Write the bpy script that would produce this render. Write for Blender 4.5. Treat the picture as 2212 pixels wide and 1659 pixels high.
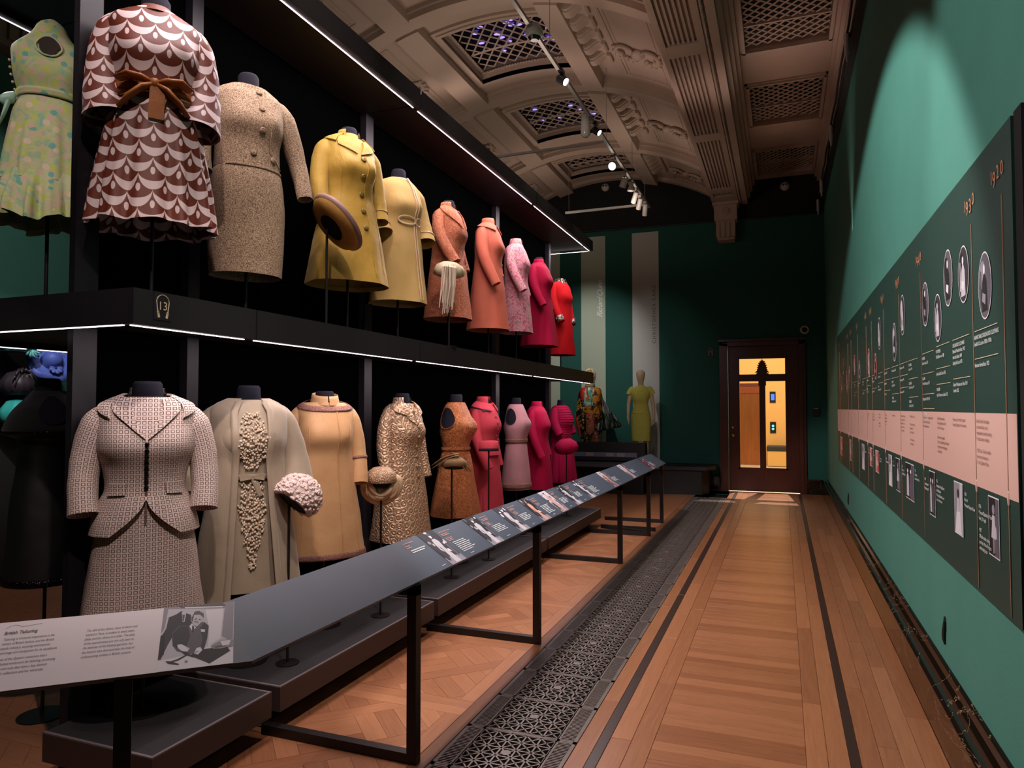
import bpy, math, random
from mathutils import Vector, Matrix
sc = bpy.context.scene
for o in list(bpy.data.objects): bpy.data.objects.remove(o)
PI = math.pi; R = math.radians; sin = math.sin; cos = math.cos
rnd = random.Random(7)

# ---------------------------------------------------------------- camera, world, lights, exposure
YAW = math.atan(583 / math.hypot(1515, 51.5)); PITCH = math.atan(51.5 / 1515)
cd = bpy.data.cameras.new('camera'); cam = bpy.data.objects.new('camera', cd); sc.collection.objects.link(cam)
cam.location = (0, 0, 1.55); cam.rotation_euler = (PI / 2 + PITCH, 0, YAW)
cd.sensor_width = 36; cd.lens = 36 * 1515 / 2212; cd.clip_start = .05; cd.clip_end = 60
sc.camera = cam
w = bpy.data.worlds.new('world'); sc.world = w; w.use_nodes = True
w.node_tree.nodes['Background'].inputs[0].default_value = (.9, .8, .78, 1)
w.node_tree.nodes['Background'].inputs[1].default_value = .02
vs = sc.view_settings
vs.view_transform = 'Standard'; vs.look = 'None'; vs.gamma = 1; vs.use_curve_mapping = False; vs.exposure = 0.0

def light(name, kind, loc, power, col, target=None, **kw):
    d = bpy.data.lights.new(name, kind); d.energy = power; d.color = col
    for k, v in kw.items(): setattr(d, k, v)
    o = bpy.data.objects.new(name, d); sc.collection.objects.link(o); o.location = loc
    if target is not None:
        o.rotation_euler = (Vector(target) - Vector(loc)).to_track_quat('-Z', 'Y').to_euler()
    return o
def spot(loc, target, power, col, ang, blend=.5, r=.04, name='gallery_or_added_spot'):
    return light(name, 'SPOT', loc, power, col, target, spot_size=R(ang), spot_blend=blend, shadow_soft_size=r)
LEDC = (1, .86, .88); WARM = (1, .80, .68); PINKW = (1, .84, .77)
# display shelving: LED strips under the front edges (area lamps that sit in the strips)
SEG = [(2.05, 2.73), (2.77, 4.38), (4.44, 6.95), (6.99, 8.95), (8.98, 9.32)]
for a, b in SEG:
    for z, p in ((3.700, 13), (1.880, 4.5)):
        L = light('led_lamp', 'AREA', (-2.43, (a + b) / 2, z), p * (b - a), LEDC, shape='RECTANGLE', size=.008, size_y=(b - a) * .97)
        L.rotation_euler = (0, R(14), 0)
light('led_lamp', 'AREA', (-2.7, 9.3, 3.700), 4, LEDC, shape='RECTANGLE', size=.55, size_y=.008)
for a, b in SEG[:2]:
    light('led_lamp', 'AREA', (-3.97, (a + b) / 2, 3.700), 10 * (b - a), LEDC, shape='RECTANGLE', size=.008, size_y=(b - a) * .97)
# gallery spots on the garments, from the beam and the track over the corridor, then added spots without fixtures
for y, p in ((2.4, 215), (3.7, 200), (5.1, 150), (6.6, 88), (8.2, 75)):
    spot((-.75, y - 1.9, 5.1), (-2.62, y, 2.75), p, PINKW, 36, .9, .05)
for y, p in ((2.35, 260), (3.4, 250), (4.7, 230), (6.2, 150), (7.9, 120)):
    spot((-.70, y - 1.5, 4.4), (-2.6, y, 1.0), p, PINKW, 34, .9, .05)
spot((-2.2, -.8, 4.6), (-3.45, 2.4, 2.9), 190, PINKW, 22, .6, .05)  # added spot to brighten the green dress, no fixture for it
spot((-2.6, -.6, 3.4), (-3.55, 2.5, 1.2), 60, PINKW, 22, .6, .05)  # likewise added, lifts the black gown
spot((-1.0, -.4, 4.6), (-1.95, 1.35, .85), 85, PINKW, 24, .8, .05)  # added fill on the intro board, no fixture for it
# pools on the parquet between grille and plinths
for y in (1.6, 3.4, 5.2, 7.0, 8.8, 10.6):
    spot((-2.28, y, 5.05), (-1.75, y, 0), 76, WARM, 50, .6, .03)
# corridor floor
for y in (2.2, 4.6, 7.2, 9.8):
    spot((-.9, y, 5.2), (-.32, y, 0), 36, WARM, 46, .9, .08)
# broad wash on the right wall with its hard upper edge, and the soft one nearer the camera
spot((-2.5, 4, 5.0), (.75, 6.887, -.989), 900, (1, .93, .88), 85.2, .16, .03)
spot((-2.5, 1.8, 4.9), (.75, 2.65, 3.15), 430, (1, .94, .90), 45, .45, .03)
# far wall
spot((-2.1, 10.2, 4.9), (-2.45, 13.72, 2.5), 360, (1, .97, .92), 40, .9, .02)
spot((-3.6, 10.4, 4.9), (-3.6, 13.72, 2.5), 320, (1, .97, .92), 46, .9, .02)
# vault: soft upward fill from added area lamps, no fixtures behind them
for x, y, p in ((-2.3, 6.6, 9), (-3.9, 7.6, 7), (-2.3, 10.8, 8), (-3.9, 11.6, 6), (-3.1, 4.6, 7)):
    light('fill_uplight', 'AREA', (x, y, 4.45), p, (1, .81, .68), (x, y + .3, 6), shape='RECTANGLE', size=.3, size_y=.5)
light('fill_uplight', 'AREA', (.05, 8.5, 4.4), 1.6, (1, .66, .5), (.05, 8.5, 6), shape='RECTANGLE', size=.3, size_y=6, spread=R(50))
light('fill_uplight', 'AREA', (-1.35, 8.5, 4.2), 6.5, (1, .76, .68), (-.95, 8.5, 5.4), shape='RECTANGLE', size=.12, size_y=7, spread=R(70))
# teal left wall behind the shelving, lobby beyond the door
spot((-5.4, 3.5, 4.8), (-7.05, 4.3, 2.6), 60, (1, .9, .8), 75, .7)
spot((-5.0, 3.2, 3.6), (-6.6, 4.5, 1.85), 190, (1, .94, .92), 42, .7)  # added spot that brightens the hat board
light('lobby_lamp', 'AREA', (-.3, 17.0, 4.7), 300, (1, .86, .60), (-.3, 17.3, 0), shape='RECTANGLE', size=1.6, size_y=3)
spot((-.1, 15.3, 4.6), (-.33, 12.9, 0), 2200, (1, .90, .82), 44, .2, .01, 'lobby_spot')

# ---------------------------------------------------------------- helpers
COL = sc.collection
def lin(c):
    return tuple((x / 12.92 if x <= .04045 else ((x + .055) / 1.055) ** 2.4) for x in c)
def hx(s): return lin([int(s[i:i + 2], 16) / 255 for i in (0, 2, 4)])
class N:
    def __init__(s, t, k): s.t, s.k = t, k
    def _m(s, op, *a):
        n = s.t.nodes.new('ShaderNodeMath'); n.operation = op
        for i, x in enumerate((s,) + a):
            if isinstance(x, N): s.t.links.new(x.k, n.inputs[i])
            else: n.inputs[i].default_value = x
        return N(s.t, n.outputs[0])
    def __add__(s, o): return s._m('ADD', o)
    def __sub__(s, o): return s._m('SUBTRACT', o)
    def __mul__(s, o): return s._m('MULTIPLY', o)
    def __truediv__(s, o): return s._m('DIVIDE', o)
    def lt(s, o): return s._m('LESS_THAN', o)
    def gt(s, o): return s._m('GREATER_THAN', o)
    def fr(s): return s._m('FRACT')
    def fl(s): return s._m('FLOOR')
    def ab(s): return s._m('ABSOLUTE')
    def sq(s): return s._m('SQRT')
    def mx(s, o): return s._m('MAXIMUM', o)
    def mn(s, o): return s._m('MINIMUM', o)
    def sn(s): return s._m('SINE')
def mixc(t, f, a, b):
    n = t.nodes.new('ShaderNodeMix'); n.data_type = 'RGBA'
    for i, x in ((0, f), (6, a), (7, b)):
        if isinstance(x, N): t.links.new(x.k, n.inputs[i])
        elif i == 0: n.inputs[0].default_value = x
        else: n.inputs[i].default_value = (*x, 1)
    return N(t, n.outputs[2])
def coords(t, kind='UV', scale=(1, 1, 1)):
    c = t.nodes.new('ShaderNodeTexCoord'); m = t.nodes.new('ShaderNodeMapping'); m.inputs[3].default_value = scale
    t.links.new(c.outputs[kind], m.inputs[0]); return N(t, m.outputs[0])
def uvxy(t):
    c = t.nodes.new('ShaderNodeTexCoord'); s = t.nodes.new('ShaderNodeSeparateXYZ'); t.links.new(c.outputs['UV'], s.inputs[0])
    return N(t, s.outputs[0]), N(t, s.outputs[1])
def noise(t, co, sc_=5, det=3, rough=.5, dist=0):
    n = t.nodes.new('ShaderNodeTexNoise'); t.links.new(co.k, n.inputs['Vector'])
    n.inputs['Scale'].default_value = sc_; n.inputs['Detail'].default_value = det; n.inputs['Roughness'].default_value = rough
    n.inputs['Distortion'].default_value = dist
    return N(t, n.outputs[0])
def voro(t, co, sc_=5, feat='F1', out=0, rand=1):
    n = t.nodes.new('ShaderNodeTexVoronoi'); n.feature = feat; t.links.new(co.k, n.inputs['Vector'])
    n.inputs['Scale'].default_value = sc_; n.inputs['Randomness'].default_value = rand
    return N(t, n.outputs[out])
def ramp(t, f, stops, const=False):
    n = t.nodes.new('ShaderNodeValToRGB'); t.links.new(f.k, n.inputs[0]); cr = n.color_ramp
    if const: cr.interpolation = 'CONSTANT'
    while len(cr.elements) < len(stops): cr.elements.new(.5)
    for e, (p, c) in zip(cr.elements, stops): e.position = p; e.color = (*c, 1)
    return N(t, n.outputs[0])
MATS = {}
def mat(name, col=(.5, .5, .5), rough=.6, metal=0, emit=0, fn=None, bump=None, spec=.5, sheen=0, alpha=1):
    if name in MATS: return MATS[name]
    if isinstance(col, str): col = hx(col)
    m = bpy.data.materials.new(name); m.use_nodes = True; t = m.node_tree; b = t.nodes['Principled BSDF']
    b.inputs['Base Color'].default_value = (*col, 1); b.inputs['Roughness'].default_value = rough
    b.inputs['Metallic'].default_value = metal; b.inputs['Specular IOR Level'].default_value = spec
    if sheen: b.inputs['Sheen Weight'].default_value = sheen
    if alpha < 1: b.inputs['Alpha'].default_value = alpha
    if emit:
        b.inputs['Emission Color'].default_value = (*col, 1); b.inputs['Emission Strength'].default_value = emit
    if fn:
        c = fn(t)
        if isinstance(c, tuple): c, h, amt = c
        else: h = None
        if c is not None: t.links.new(c.k, b.inputs['Base Color'])
        if h is not None:
            n = t.nodes.new('ShaderNodeBump'); n.inputs['Strength'].default_value = amt; n.inputs['Distance'].default_value = .004
            t.links.new(h.k, n.inputs['Height']); t.links.new(n.outputs[0], b.inputs['Normal'])
    m.diffuse_color = (*col, 1); MATS[name] = m; return m

class MB:
    def __init__(s): s.v = []; s.f = []; s.uv = {}; s.m = []; s.cur = 0
    def add(s, vs_, fs, uvs=None):
        b = len(s.v); s.v += [tuple(x) for x in vs_]
        for f in fs: s.f.append(tuple(b + i for i in f)); s.m.append(s.cur)
        if uvs:
            for i, u in enumerate(uvs): s.uv[b + i] = u
    def box(s, c, d, rz=0, rx=0, ry=0):
        x, y, z = (k / 2 for k in d)
        P = [Vector((a * x, b * y, e * z)) for a in (-1, 1) for b in (-1, 1) for e in (-1, 1)]
        if rz or rx or ry:
            M = Matrix.Rotation(rz, 3, 'Z') @ Matrix.Rotation(ry, 3, 'Y') @ Matrix.Rotation(rx, 3, 'X'); P = [M @ p for p in P]
        P = [p + Vector(c) for p in P]
        s.add(P, [(0, 1, 3, 2), (4, 6, 7, 5), (0, 4, 5, 1), (2, 3, 7, 6), (0, 2, 6, 4), (1, 5, 7, 3)]); return s
    def b2(s, x0, x1, y0, y1, z0, z1): return s.box(((x0 + x1) / 2, (y0 + y1) / 2, (z0 + z1) / 2), (abs(x1 - x0), abs(y1 - y0), abs(z1 - z0)))
    def prism(s, pts, z0, z1, M=None):
        n = len(pts); P = [Vector((p[0], p[1], z0)) for p in pts] + [Vector((p[0], p[1], z1)) for p in pts]
        if M: P = [M @ p for p in P]
        s.add(P, [tuple(range(n - 1, -1, -1)), tuple(range(n, 2 * n))] + [(i, (i + 1) % n, n + (i + 1) % n, n + i) for i in range(n)]); return s
    def tube(s, path, r, n=8, cap=True, sq=None, uvu=0):
        path = [Vector(p) for p in path]; k = len(path); rings = []; up = None; L = 0
        for i, p in enumerate(path):
            d = (path[min(i + 1, k - 1)] - path[max(i - 1, 0)]).normalized()
            if up is None: up = Vector((0, 1, 0)) if abs(d.y) < .9 else Vector((0, 0, 1))
            a = d.cross(up).normalized(); b = a.cross(d).normalized(); up = b
            ri = r[i] if hasattr(r, '__len__') else r
            rx, ry = ri if hasattr(ri, '__len__') else (ri, ri)
            if i: L += (p - path[i - 1]).length
            rings.append(([p + a * cos(2 * PI * j / n) * rx + b * sin(2 * PI * j / n) * ry for j in range(n + (1 if uvu else 0))], L))
        b0 = len(s.v); w_ = n + (1 if uvu else 0); V = []; U = []
        for ring, L in rings:
            V += ring; U += [(uvu * j / n, -L) for j in range(w_)]
        F = [(i * w_ + j, i * w_ + (j + 1) % w_, (i + 1) * w_ + (j + 1) % w_, (i + 1) * w_ + j) for i in range(k - 1) for j in range(n)]
        if cap: F += [tuple(range(n - 1, -1, -1)), tuple((k - 1) * w_ + j for j in range(n))]
        s.add(V, F, U); return s
    def cyl(s, p0, p1, r0, r1=None, n=12): return s.tube([p0, p1], [r0, r0 if r1 is None else r1], n)
    def lathe(s, prof, c=(0, 0, 0), n=20, M=None, close=False, wob=None):
        V = []
        for r, z in prof:
            for j in range(n):
                a = 2 * PI * j / n; k = 1 + (wob(a, z) if wob else 0)
                p = Vector((r * cos(a) * k, r * sin(a) * k, z))
                if M: p = M @ p
                V.append(p + Vector(c))
        k = len(prof); F = [(i * n + j, i * n + (j + 1) % n, (i + 1) * n + (j + 1) % n, (i + 1) * n + j) for i in range(k - 1) for j in range(n)]
        if prof[0][0] > 1e-4: F.append(tuple(range(n - 1, -1, -1))) if close else None
        s.add(V, F); return s
    def grid(s, fn, nu, nv, uv=None):
        V = [fn(i / nu, j / nv) for j in range(nv + 1) for i in range(nu + 1)]
        U = [uv(i / nu, j / nv) for j in range(nv + 1) for i in range(nu + 1)] if uv else [(i / nu, j / nv) for j in range(nv + 1) for i in range(nu + 1)]
        F = [(j * (nu + 1) + i, j * (nu + 1) + i + 1, (j + 1) * (nu + 1) + i + 1, (j + 1) * (nu + 1) + i) for j in range(nv) for i in range(nu)]
        s.add(V, F, U); return s
    def ball(s, c, r, n=8, sc3=(1, 1, 1), M=None):
        V = []; F = []
        for i in range(1, n // 2):
            for j in range(n):
                th = PI * i / (n // 2); a = 2 * PI * j / n
                V.append(Vector((r * sin(th) * cos(a) * sc3[0], r * sin(th) * sin(a) * sc3[1], r * cos(th) * sc3[2])))
        V += [Vector((0, 0, r * sc3[2])), Vector((0, 0, -r * sc3[2]))]; k = n // 2 - 1
        for i in range(k - 1):
            for j in range(n): F.append((i * n + j, (i + 1) * n + j, (i + 1) * n + (j + 1) % n, i * n + (j + 1) % n))
        for j in range(n): F.append((k * n, j, (j + 1) % n)); F.append((k * n + 1, (k - 1) * n + (j + 1) % n, (k - 1) * n + j))
        if M: V = [M @ p for p in V]
        s.add([p + Vector(c) for p in V], F); return s
    def mesh(s, name, mats, smooth=False):
        me = bpy.data.meshes.new(name); me.from_pydata(s.v, [], s.f)
        if not isinstance(mats, (list, tuple)): mats = [mats]
        for m in mats: me.materials.append(m)
        if len(mats) > 1: me.polygons.foreach_set('material_index', s.m)
        if s.uv:
            ul = me.uv_layers.new(name='UVMap'); z = (0, 0)
            co = []
            for l in me.loops: co += s.uv.get(l.vertex_index, z)
            ul.data.foreach_set('uv', co)
        if smooth: me.polygons.foreach_set('use_smooth', [True] * len(me.polygons))
        me.update(); return me
    def build(s, name, mats, parent=None, smooth=False, loc=None, **tags):
        o = bpy.data.objects.new(name, s.mesh(name, mats, smooth)); COL.objects.link(o)
        if parent is not None: o.parent = parent
        if loc is not None: o.location = loc
        for k, v in tags.items(): o[k] = v
        if smooth == 'auto': pass
        return o
def thing(name, label, cat, loc=(0, 0, 0), rz=0, group=None):
    o = bpy.data.objects.new(name, None); COL.objects.link(o); o.location = loc; o.rotation_euler = (0, 0, rz)
    o.empty_display_size = .1; o['label'] = label; o['category'] = cat
    if group: o['group'] = group
    return o
def link(name, me, parent, loc=(0, 0, 0), rz=0, **tags):
    o = bpy.data.objects.new(name, me); COL.objects.link(o); o.parent = parent; o.location = loc; o.rotation_euler = (0, 0, rz)
    for k, v in tags.items(): o[k] = v
    return o
def smoothsome(o, ang=35):
    o.data.polygons.foreach_set('use_smooth', [True] * len(o.data.polygons))
    m = o.modifiers.new('e', 'EDGE_SPLIT'); m.split_angle = R(ang); return o
FONTCACHE = {}
def text(body, parent, loc, size, m, rot=(PI / 2, 0, 0), name='lettering', shear=0, sx=1, align='LEFT', space=1, line=1, bold=0, ext=0):
    cu = bpy.data.curves.new(name, 'FONT'); cu.body = body; cu.size = size; cu.shear = shear; cu.align_x = align; cu.space_line = line
    cu.space_character = space; cu.offset = bold; cu.extrude = ext; cu.resolution_u = 2
    o = bpy.data.objects.new(name, cu); COL.objects.link(o)
    me = bpy.data.meshes.new_from_object(o.evaluated_get(bpy.context.evaluated_depsgraph_get()))
    bpy.data.objects.remove(o); me.materials.clear(); me.materials.append(m); me.name = name
    o = bpy.data.objects.new(name, me); COL.objects.link(o); o.parent = parent; o.location = loc; o.rotation_euler = rot; o.scale = (sx, 1, 1)
    return o

# ---------------------------------------------------------------- plain materials
def wood(name, c1, c2, rough=.32, axis=0, sc_=1):
    def fn(t):
        s = (30, 2.2, 8) if axis == 0 else (2.2, 30, 8)
        co = coords(t, 'Generated' if False else 'Object', tuple(q * sc_ for q in s))
        oi = t.nodes.new('ShaderNodeObjectInfo'); rn = N(t, oi.outputs['Random'])
        va = t.nodes.new('ShaderNodeVectorMath'); va.operation = 'ADD'; t.links.new(co.k, va.inputs[0])
        cb = t.nodes.new('ShaderNodeCombineXYZ'); t.links.new((rn * 37).k, cb.inputs[0]); t.links.new((rn * 91).k, cb.inputs[1]); t.links.new(cb.outputs[0], va.inputs[1])
        n = noise(t, N(t, va.outputs[0]), 2.0, 5, .6, .6)
        f = (n - .5) * 1.1 + rn * .55 + .22
        f = f.mx(0).mn(1)
        return mixc(t, f, c1, c2), n, .12
    return mat(name, c1, rough, fn=fn)
OAK_A = wood('oak_along', hx('7c4d33'), hx('a56e4c'), axis=0)
OAK_X = wood('oak_across', hx('7c4c32'), hx('a66f4e'), axis=1)
OAK_P = wood('oak_parquet', hx('9a6a4c'), hx('c69272'), axis=0, rough=.36)
INLAY = mat('inlay_dark_wood', '35241f', .35)
JOINT = mat('floor_joint_dark', '5c3b28', .6)
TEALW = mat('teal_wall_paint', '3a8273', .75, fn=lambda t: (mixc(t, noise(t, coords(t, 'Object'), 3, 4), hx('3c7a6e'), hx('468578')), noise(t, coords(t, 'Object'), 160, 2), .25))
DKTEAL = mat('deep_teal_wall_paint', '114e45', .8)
PANELB = mat('back_panel_black', '030303', .9, spec=0)
BLACKP = mat('black_board', '17131a', .55, fn=lambda t: (mixc(t, noise(t, coords(t, 'Object'), 4, 4), hx('141117'), hx('1c171d')), noise(t, coords(t, 'Object'), 60, 2), .05))
PLTOP = mat('plinth_top_felt', '1b171c', .8, fn=lambda t: (mixc(t, noise(t, coords(t, 'Object'), 5, 5), hx('171419'), hx('231d21')), noise(t, coords(t, 'Object'), 200, 2), .2))
PLSIDE = mat('plinth_side_lacquer', '3a2c2b', .5)
PLEDGE = mat('plinth_grey_edge', '6a6064', .5)
FORMB = mat('form_navy_cloth', '191722', .9, spec=.2)
STEEL = mat('black_steel', '1b1516', .4, .2)
LEDM = mat('led_diffuser', (1, .87, .94), emit=3.5)
SLATE = mat('slate_board', '47505f', .45, fn=lambda t: (mixc(t, noise(t, coords(t, 'Object'), 6, 4), hx('434c5a'), hx('4c5564')), noise(t, coords(t, 'Object'), 90, 3), .06))
WHITEB = mat('intro_board_lilac_white', 'd8ccd2', .5)
INKG = mat('grey_ink', '6b6068', .7)
WHITEI = mat('white_ink', 'e6e6e6', .7)
ROSEI = mat('rose_ink', 'c48f82', .7)
COPPERI = mat('copper_ink', 'd98a60', .5)
CREAMI = mat('cream_ink', 'cfc0a0', .7)
PINKB = mat('pink_band_print', 'cfa59b', .6)
PANELG = mat('timeline_green_board', '173a33', .5)
PLASTER = mat('plaster_cream', 'a89184', .8, fn=lambda t: (mixc(t, noise(t, coords(t, 'Object'), 2, 4), hx('a28b7d'), hx('b09a8b')), noise(t, coords(t, 'Object'), 40, 4), .25))
BLACKW = mat('black_wall_paint', '0b0c0c', .8)
GREYM = mat('grey_metal', '8a8480', .45, .3)
WHITEM = mat('white_lamp_metal', 'b8b4ae', .4)
CABLE = mat('black_cable', '141012', .6)
MAHOG = mat('mahogany', '4a1d12', .28, fn=lambda t: mixc(t, noise(t, coords(t, 'Object', (9, 9, 1)), 3, 5, .6, .5), hx('33130c'), hx('5a2616')))
IRON = mat('cast_iron', '6a5c58', .42, .3, fn=lambda t: (mixc(t, noise(t, coords(t, 'Object'), 6, 5), hx('5a4f4c'), hx('7d706c')), noise(t, coords(t, 'Object'), 80, 3), .3))
VOID = mat('duct_black', '050404', .9)
def marble_fn(t):
    n = noise(t, coords(t, 'Object', (1, .35, 1)), 3, 6, .6, 1.6); v = (n - .5).ab().lt(.0025)
    return mixc(t, v, hx('1a110c'), hx('8a7358'))
MARBLE = mat('dark_veined_marble', '1a110c', .12, fn=marble_fn)
MARBLEB = mat('brown_marble', '3c2216', .15, fn=lambda t: mixc(t, (noise(t, coords(t, 'Object', (1, .5, 1)), 2.5, 6, .6, 1.2) - .5).ab().lt(.004), hx('40251a'), hx('9a7a60')))
# ================================================================ SETTING
XR, YF, XL, YB = .75, 13.72, -7.05, -3.0
# ---- floor
fl = MB().b2(XL, XR, YB, YF, -.12, -.075).build('floor', VOID, kind='structure')
MB().b2(XL, -1.53, YB, YF, -.075, -.010).b2(-.905, XR, YB, YF, -.075, -.010).build('subfloor', JOINT, fl)
GAP = .0007
_pm = {}
def plank(x0, x1, y0, y1, m, parent=fl):
    k = (round(x1 - x0, 4), round(y1 - y0, 4), m.name)
    if k not in _pm:
        a, b, c = (x1 - x0) / 2 - GAP, (y1 - y0) / 2 - GAP, .0015
        q = MB(); V = [(-a, -b, -.01), (a, -b, -.01), (a, b, -.01), (-a, b, -.01)] + [(s * a, t * b, -c) for s, t in ((-1, -1), (1, -1), (1, 1), (-1, 1))] + [(s * (a - c), t * (b - c), 0) for s, t in ((-1, -1), (1, -1), (1, 1), (-1, 1))]
        q.add(V, [(i, (i + 1) % 4, 4 + (i + 1) % 4, 4 + i) for i in range(4)] + [(4 + i, 4 + (i + 1) % 4, 8 + (i + 1) % 4, 8 + i) for i in range(4)] + [(8, 9, 10, 11)])
        _pm[k] = q.mesh('plank', m)
    return link('plank', _pm[k], parent, ((x0 + x1) / 2, (y0 + y1) / 2, rnd.uniform(-.0003, .0003)))
y = .6
while y < 13.6: plank(-.575, .082, y, y + .0915, OAK_X); y += .0915
for x0, x1, L, off in ((-.902, -.82, 1.9, .3), (-.77, -.6725, 1.55, 0), (-.6725, -.575, 1.55, .8), (.082, .171, 1.35, .2), (.171, .26, 1.35, .9),
                       (.305, .39, 1.55, .5), (.39, .475, 1.55, 1.2), (.475, .56, 1.55, .1), (.56, .66, 1.55, .8), (-1.53, -1.457, 1.9, .1)):
    y = .2 - off
    while y < 13.7:
        a, b = max(y, .2), min(y + L, 13.7)
        if b - a > .05: plank(x0, x1, a, b, OAK_A)
        y += L
for i in range(7):
    y = .2 + i * 1.93
    plank(-.82, -.77, y, min(y + 1.93, 13.7), INLAY); plank(.26, .305, y, min(y + 1.93, 13.7), INLAY)
def clip(poly, x0, x1, y0, y1):
    for ax, lim, s in ((0, x0, 1), (0, x1, -1), (1, y0, 1), (1, y1, -1)):
        out = []
        for i, p in enumerate(poly):
            q = poly[(i + 1) % len(poly)]; dp, dq = s * (p[ax] - lim), s * (q[ax] - lim)
            if dp >= 0: out.append(p)
            if (dp >= 0) != (dq >= 0):
                t = dp / (dp - dq); out.append(tuple(p[k] + t * (q[k] - p[k]) for k in (0, 1)))
        poly = out
        if len(poly) < 3: return None
    A = sum(poly[i][0] * poly[(i + 1) % len(poly)][1] - poly[(i + 1) % len(poly)][0] * poly[i][1] for i in range(len(poly))) / 2
    return poly if abs(A) > .0001 else None
def rect(cx, cy, a, b, ang): return [(cx + u * cos(ang) - v * sin(ang), cy + u * sin(ang) + v * cos(ang)) for u, v in ((-a, -b), (a, -b), (a, b), (-a, b))]
def parquet_pieces():
    S = []; m = .085; k = 1.0
    S += [(rect(.5, m / 2, .5, m / 2 - GAP, 0), 0), (rect(.5, 1 - m / 2, .5, m / 2 - GAP, 0), 0)]
    S += [(rect(m / 2, .5, .5 - m, m / 2 - GAP, PI / 2), PI / 2), (rect(1 - m / 2, .5, .5 - m, m / 2 - GAP, PI / 2), PI / 2)]
    c = .30; bw = .10; st = c + bw
    for i in range(-3, 4):     # through diagonals and the blocks woven between them
        S.append((rect(.5 - (i + .5) * st * sin(PI / 4), .5 + (i + .5) * st * cos(PI / 4), .9, bw / 2 - GAP, PI / 4), PI / 4))
        for j in range(-3, 4):
            ccx = .5 + j * st * cos(PI / 4) - i * st * sin(PI / 4); ccy = .5 + j * st * sin(PI / 4) + i * st * cos(PI / 4)
            for q in (-1, 0, 1):
                d = q * c / 3; an = 3 * PI / 4 if (i + j) % 2 else PI / 4
                S.append((rect(ccx - d * sin(an), ccy + d * cos(an), c / 2 - GAP, c / 6 - GAP, an), an))
            S.append((rect(ccx + st / 2 * cos(PI / 4), ccy + st / 2 * sin(PI / 4), bw / 2 - GAP, c / 2 - GAP, PI / 4), 3 * PI / 4))
    out = []
    for i, (p, an) in enumerate(S):
        if i >= 4: p = clip(p, m + GAP, 1 - m - GAP, m + GAP, 1 - m - GAP)
        if p: out.append((p, an))
    return out
PP = []
for p, an in parquet_pieces():
    cx_ = sum(q[0] for q in p) / len(p); cy_ = sum(q[1] for q in p) / len(p); M_ = Matrix.Rotation(-an, 3, 'Z')
    loc_ = [tuple((M_ @ Vector((q[0] - cx_, q[1] - cy_, 0)))[:2]) for q in p]
    PP.append((MB().prism(loc_, -.01, 0), loc_, cx_, cy_, an))
PM = [q[0].mesh('parquet_block', OAK_X) for q in PP]
cnt = 0; rest = MB()
sites = [(-1.53 - 1.0, y) for y in range(1, 13)] + [(-1.53 - 1.0, 0)] + [(-1.53 - 1 - c, y) for c in (1, 2, 3) for y in (12, 11, 10, 9, 8)] + [(-1.53 - 1 - c, y) for c in (2, 1, 3, 4) for y in (1, 2, 3, 4)]
for (x, y) in sites:
    for me_, (q, loc_, cx_, cy_, an) in zip(PM, PP):
        if cnt < 290: link('parquet_block', me_, fl, (x + cx_, y + .35 + cy_, rnd.uniform(-.0004, 0)), an); cnt += 1
        else: rest.prism(loc_, -.01, 0, Matrix.Translation((x + cx_, y + .35 + cy_, rnd.uniform(-.0004, 0))) @ Matrix.Rotation(an, 4, 'Z'))
rest.build('parquet_field', OAK_X, fl, kind='stuff')
# ---- cast-iron grille panels
def grille():
    q = MB(); W_, H_ = .548, .391; t = .012
    def bar(x0, y0, x1, y1, w_): d = math.hypot(x1 - x0, y1 - y0); q.box(((x0 + x1) / 2, (y0 + y1) / 2, -t / 2), (d, w_, t), math.atan2(y1 - y0, x1 - x0))
    for x in (-W_ / 2 + .009, W_ / 2 - .009): bar(x, -H_ / 2, x, H_ / 2, .018)
    for yy in (-H_ / 2 + .006, H_ / 2 - .006): bar(-W_ / 2, yy, W_ / 2, yy, .012)
    for x in (-.186, .186): bar(x, -H_ / 2, x, H_ / 2, .014)
    for s in (-1, 1):
        n_ = 27
        for i in range(n_): yy = -H_ / 2 + .012 + (i + .5) * (H_ - .024) / n_; bar(s * .192, yy, s * .258, yy, .0062)
    x0, y0, nx = -.180, -.184, 5; cx_, cy_ = .36 / nx, .368 / nx
    for i in range(nx + 1): bar(x0 + i * cx_, y0, x0 + i * cx_, -y0, .008); bar(x0, y0 + i * cy_, -x0, y0 + i * cy_, .008)
    for i in range(nx):
        for j in range(nx):
            a, b = x0 + i * cx_, y0 + j * cy_; bar(a, b, a + cx_, b + cy_, .007); bar(a, b + cy_, a + cx_, b, .007)
    q.cyl((0, 0, -t), (0, 0, .001), .024, n=12)
    return q.mesh('floor_grille', IRON)
GM = grille()
for i in range(31):
    o = bpy.data.objects.new('floor_grille', GM); COL.objects.link(o); o.location = (-1.1795, .43 + .1965 + .3935 * i, -.001)
    o['label'] = 'pierced cast-iron grille panel in the floor strip beside the parquet'; o['category'] = 'floor grille'; o['group'] = 'cast-iron floor grilles'

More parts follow.
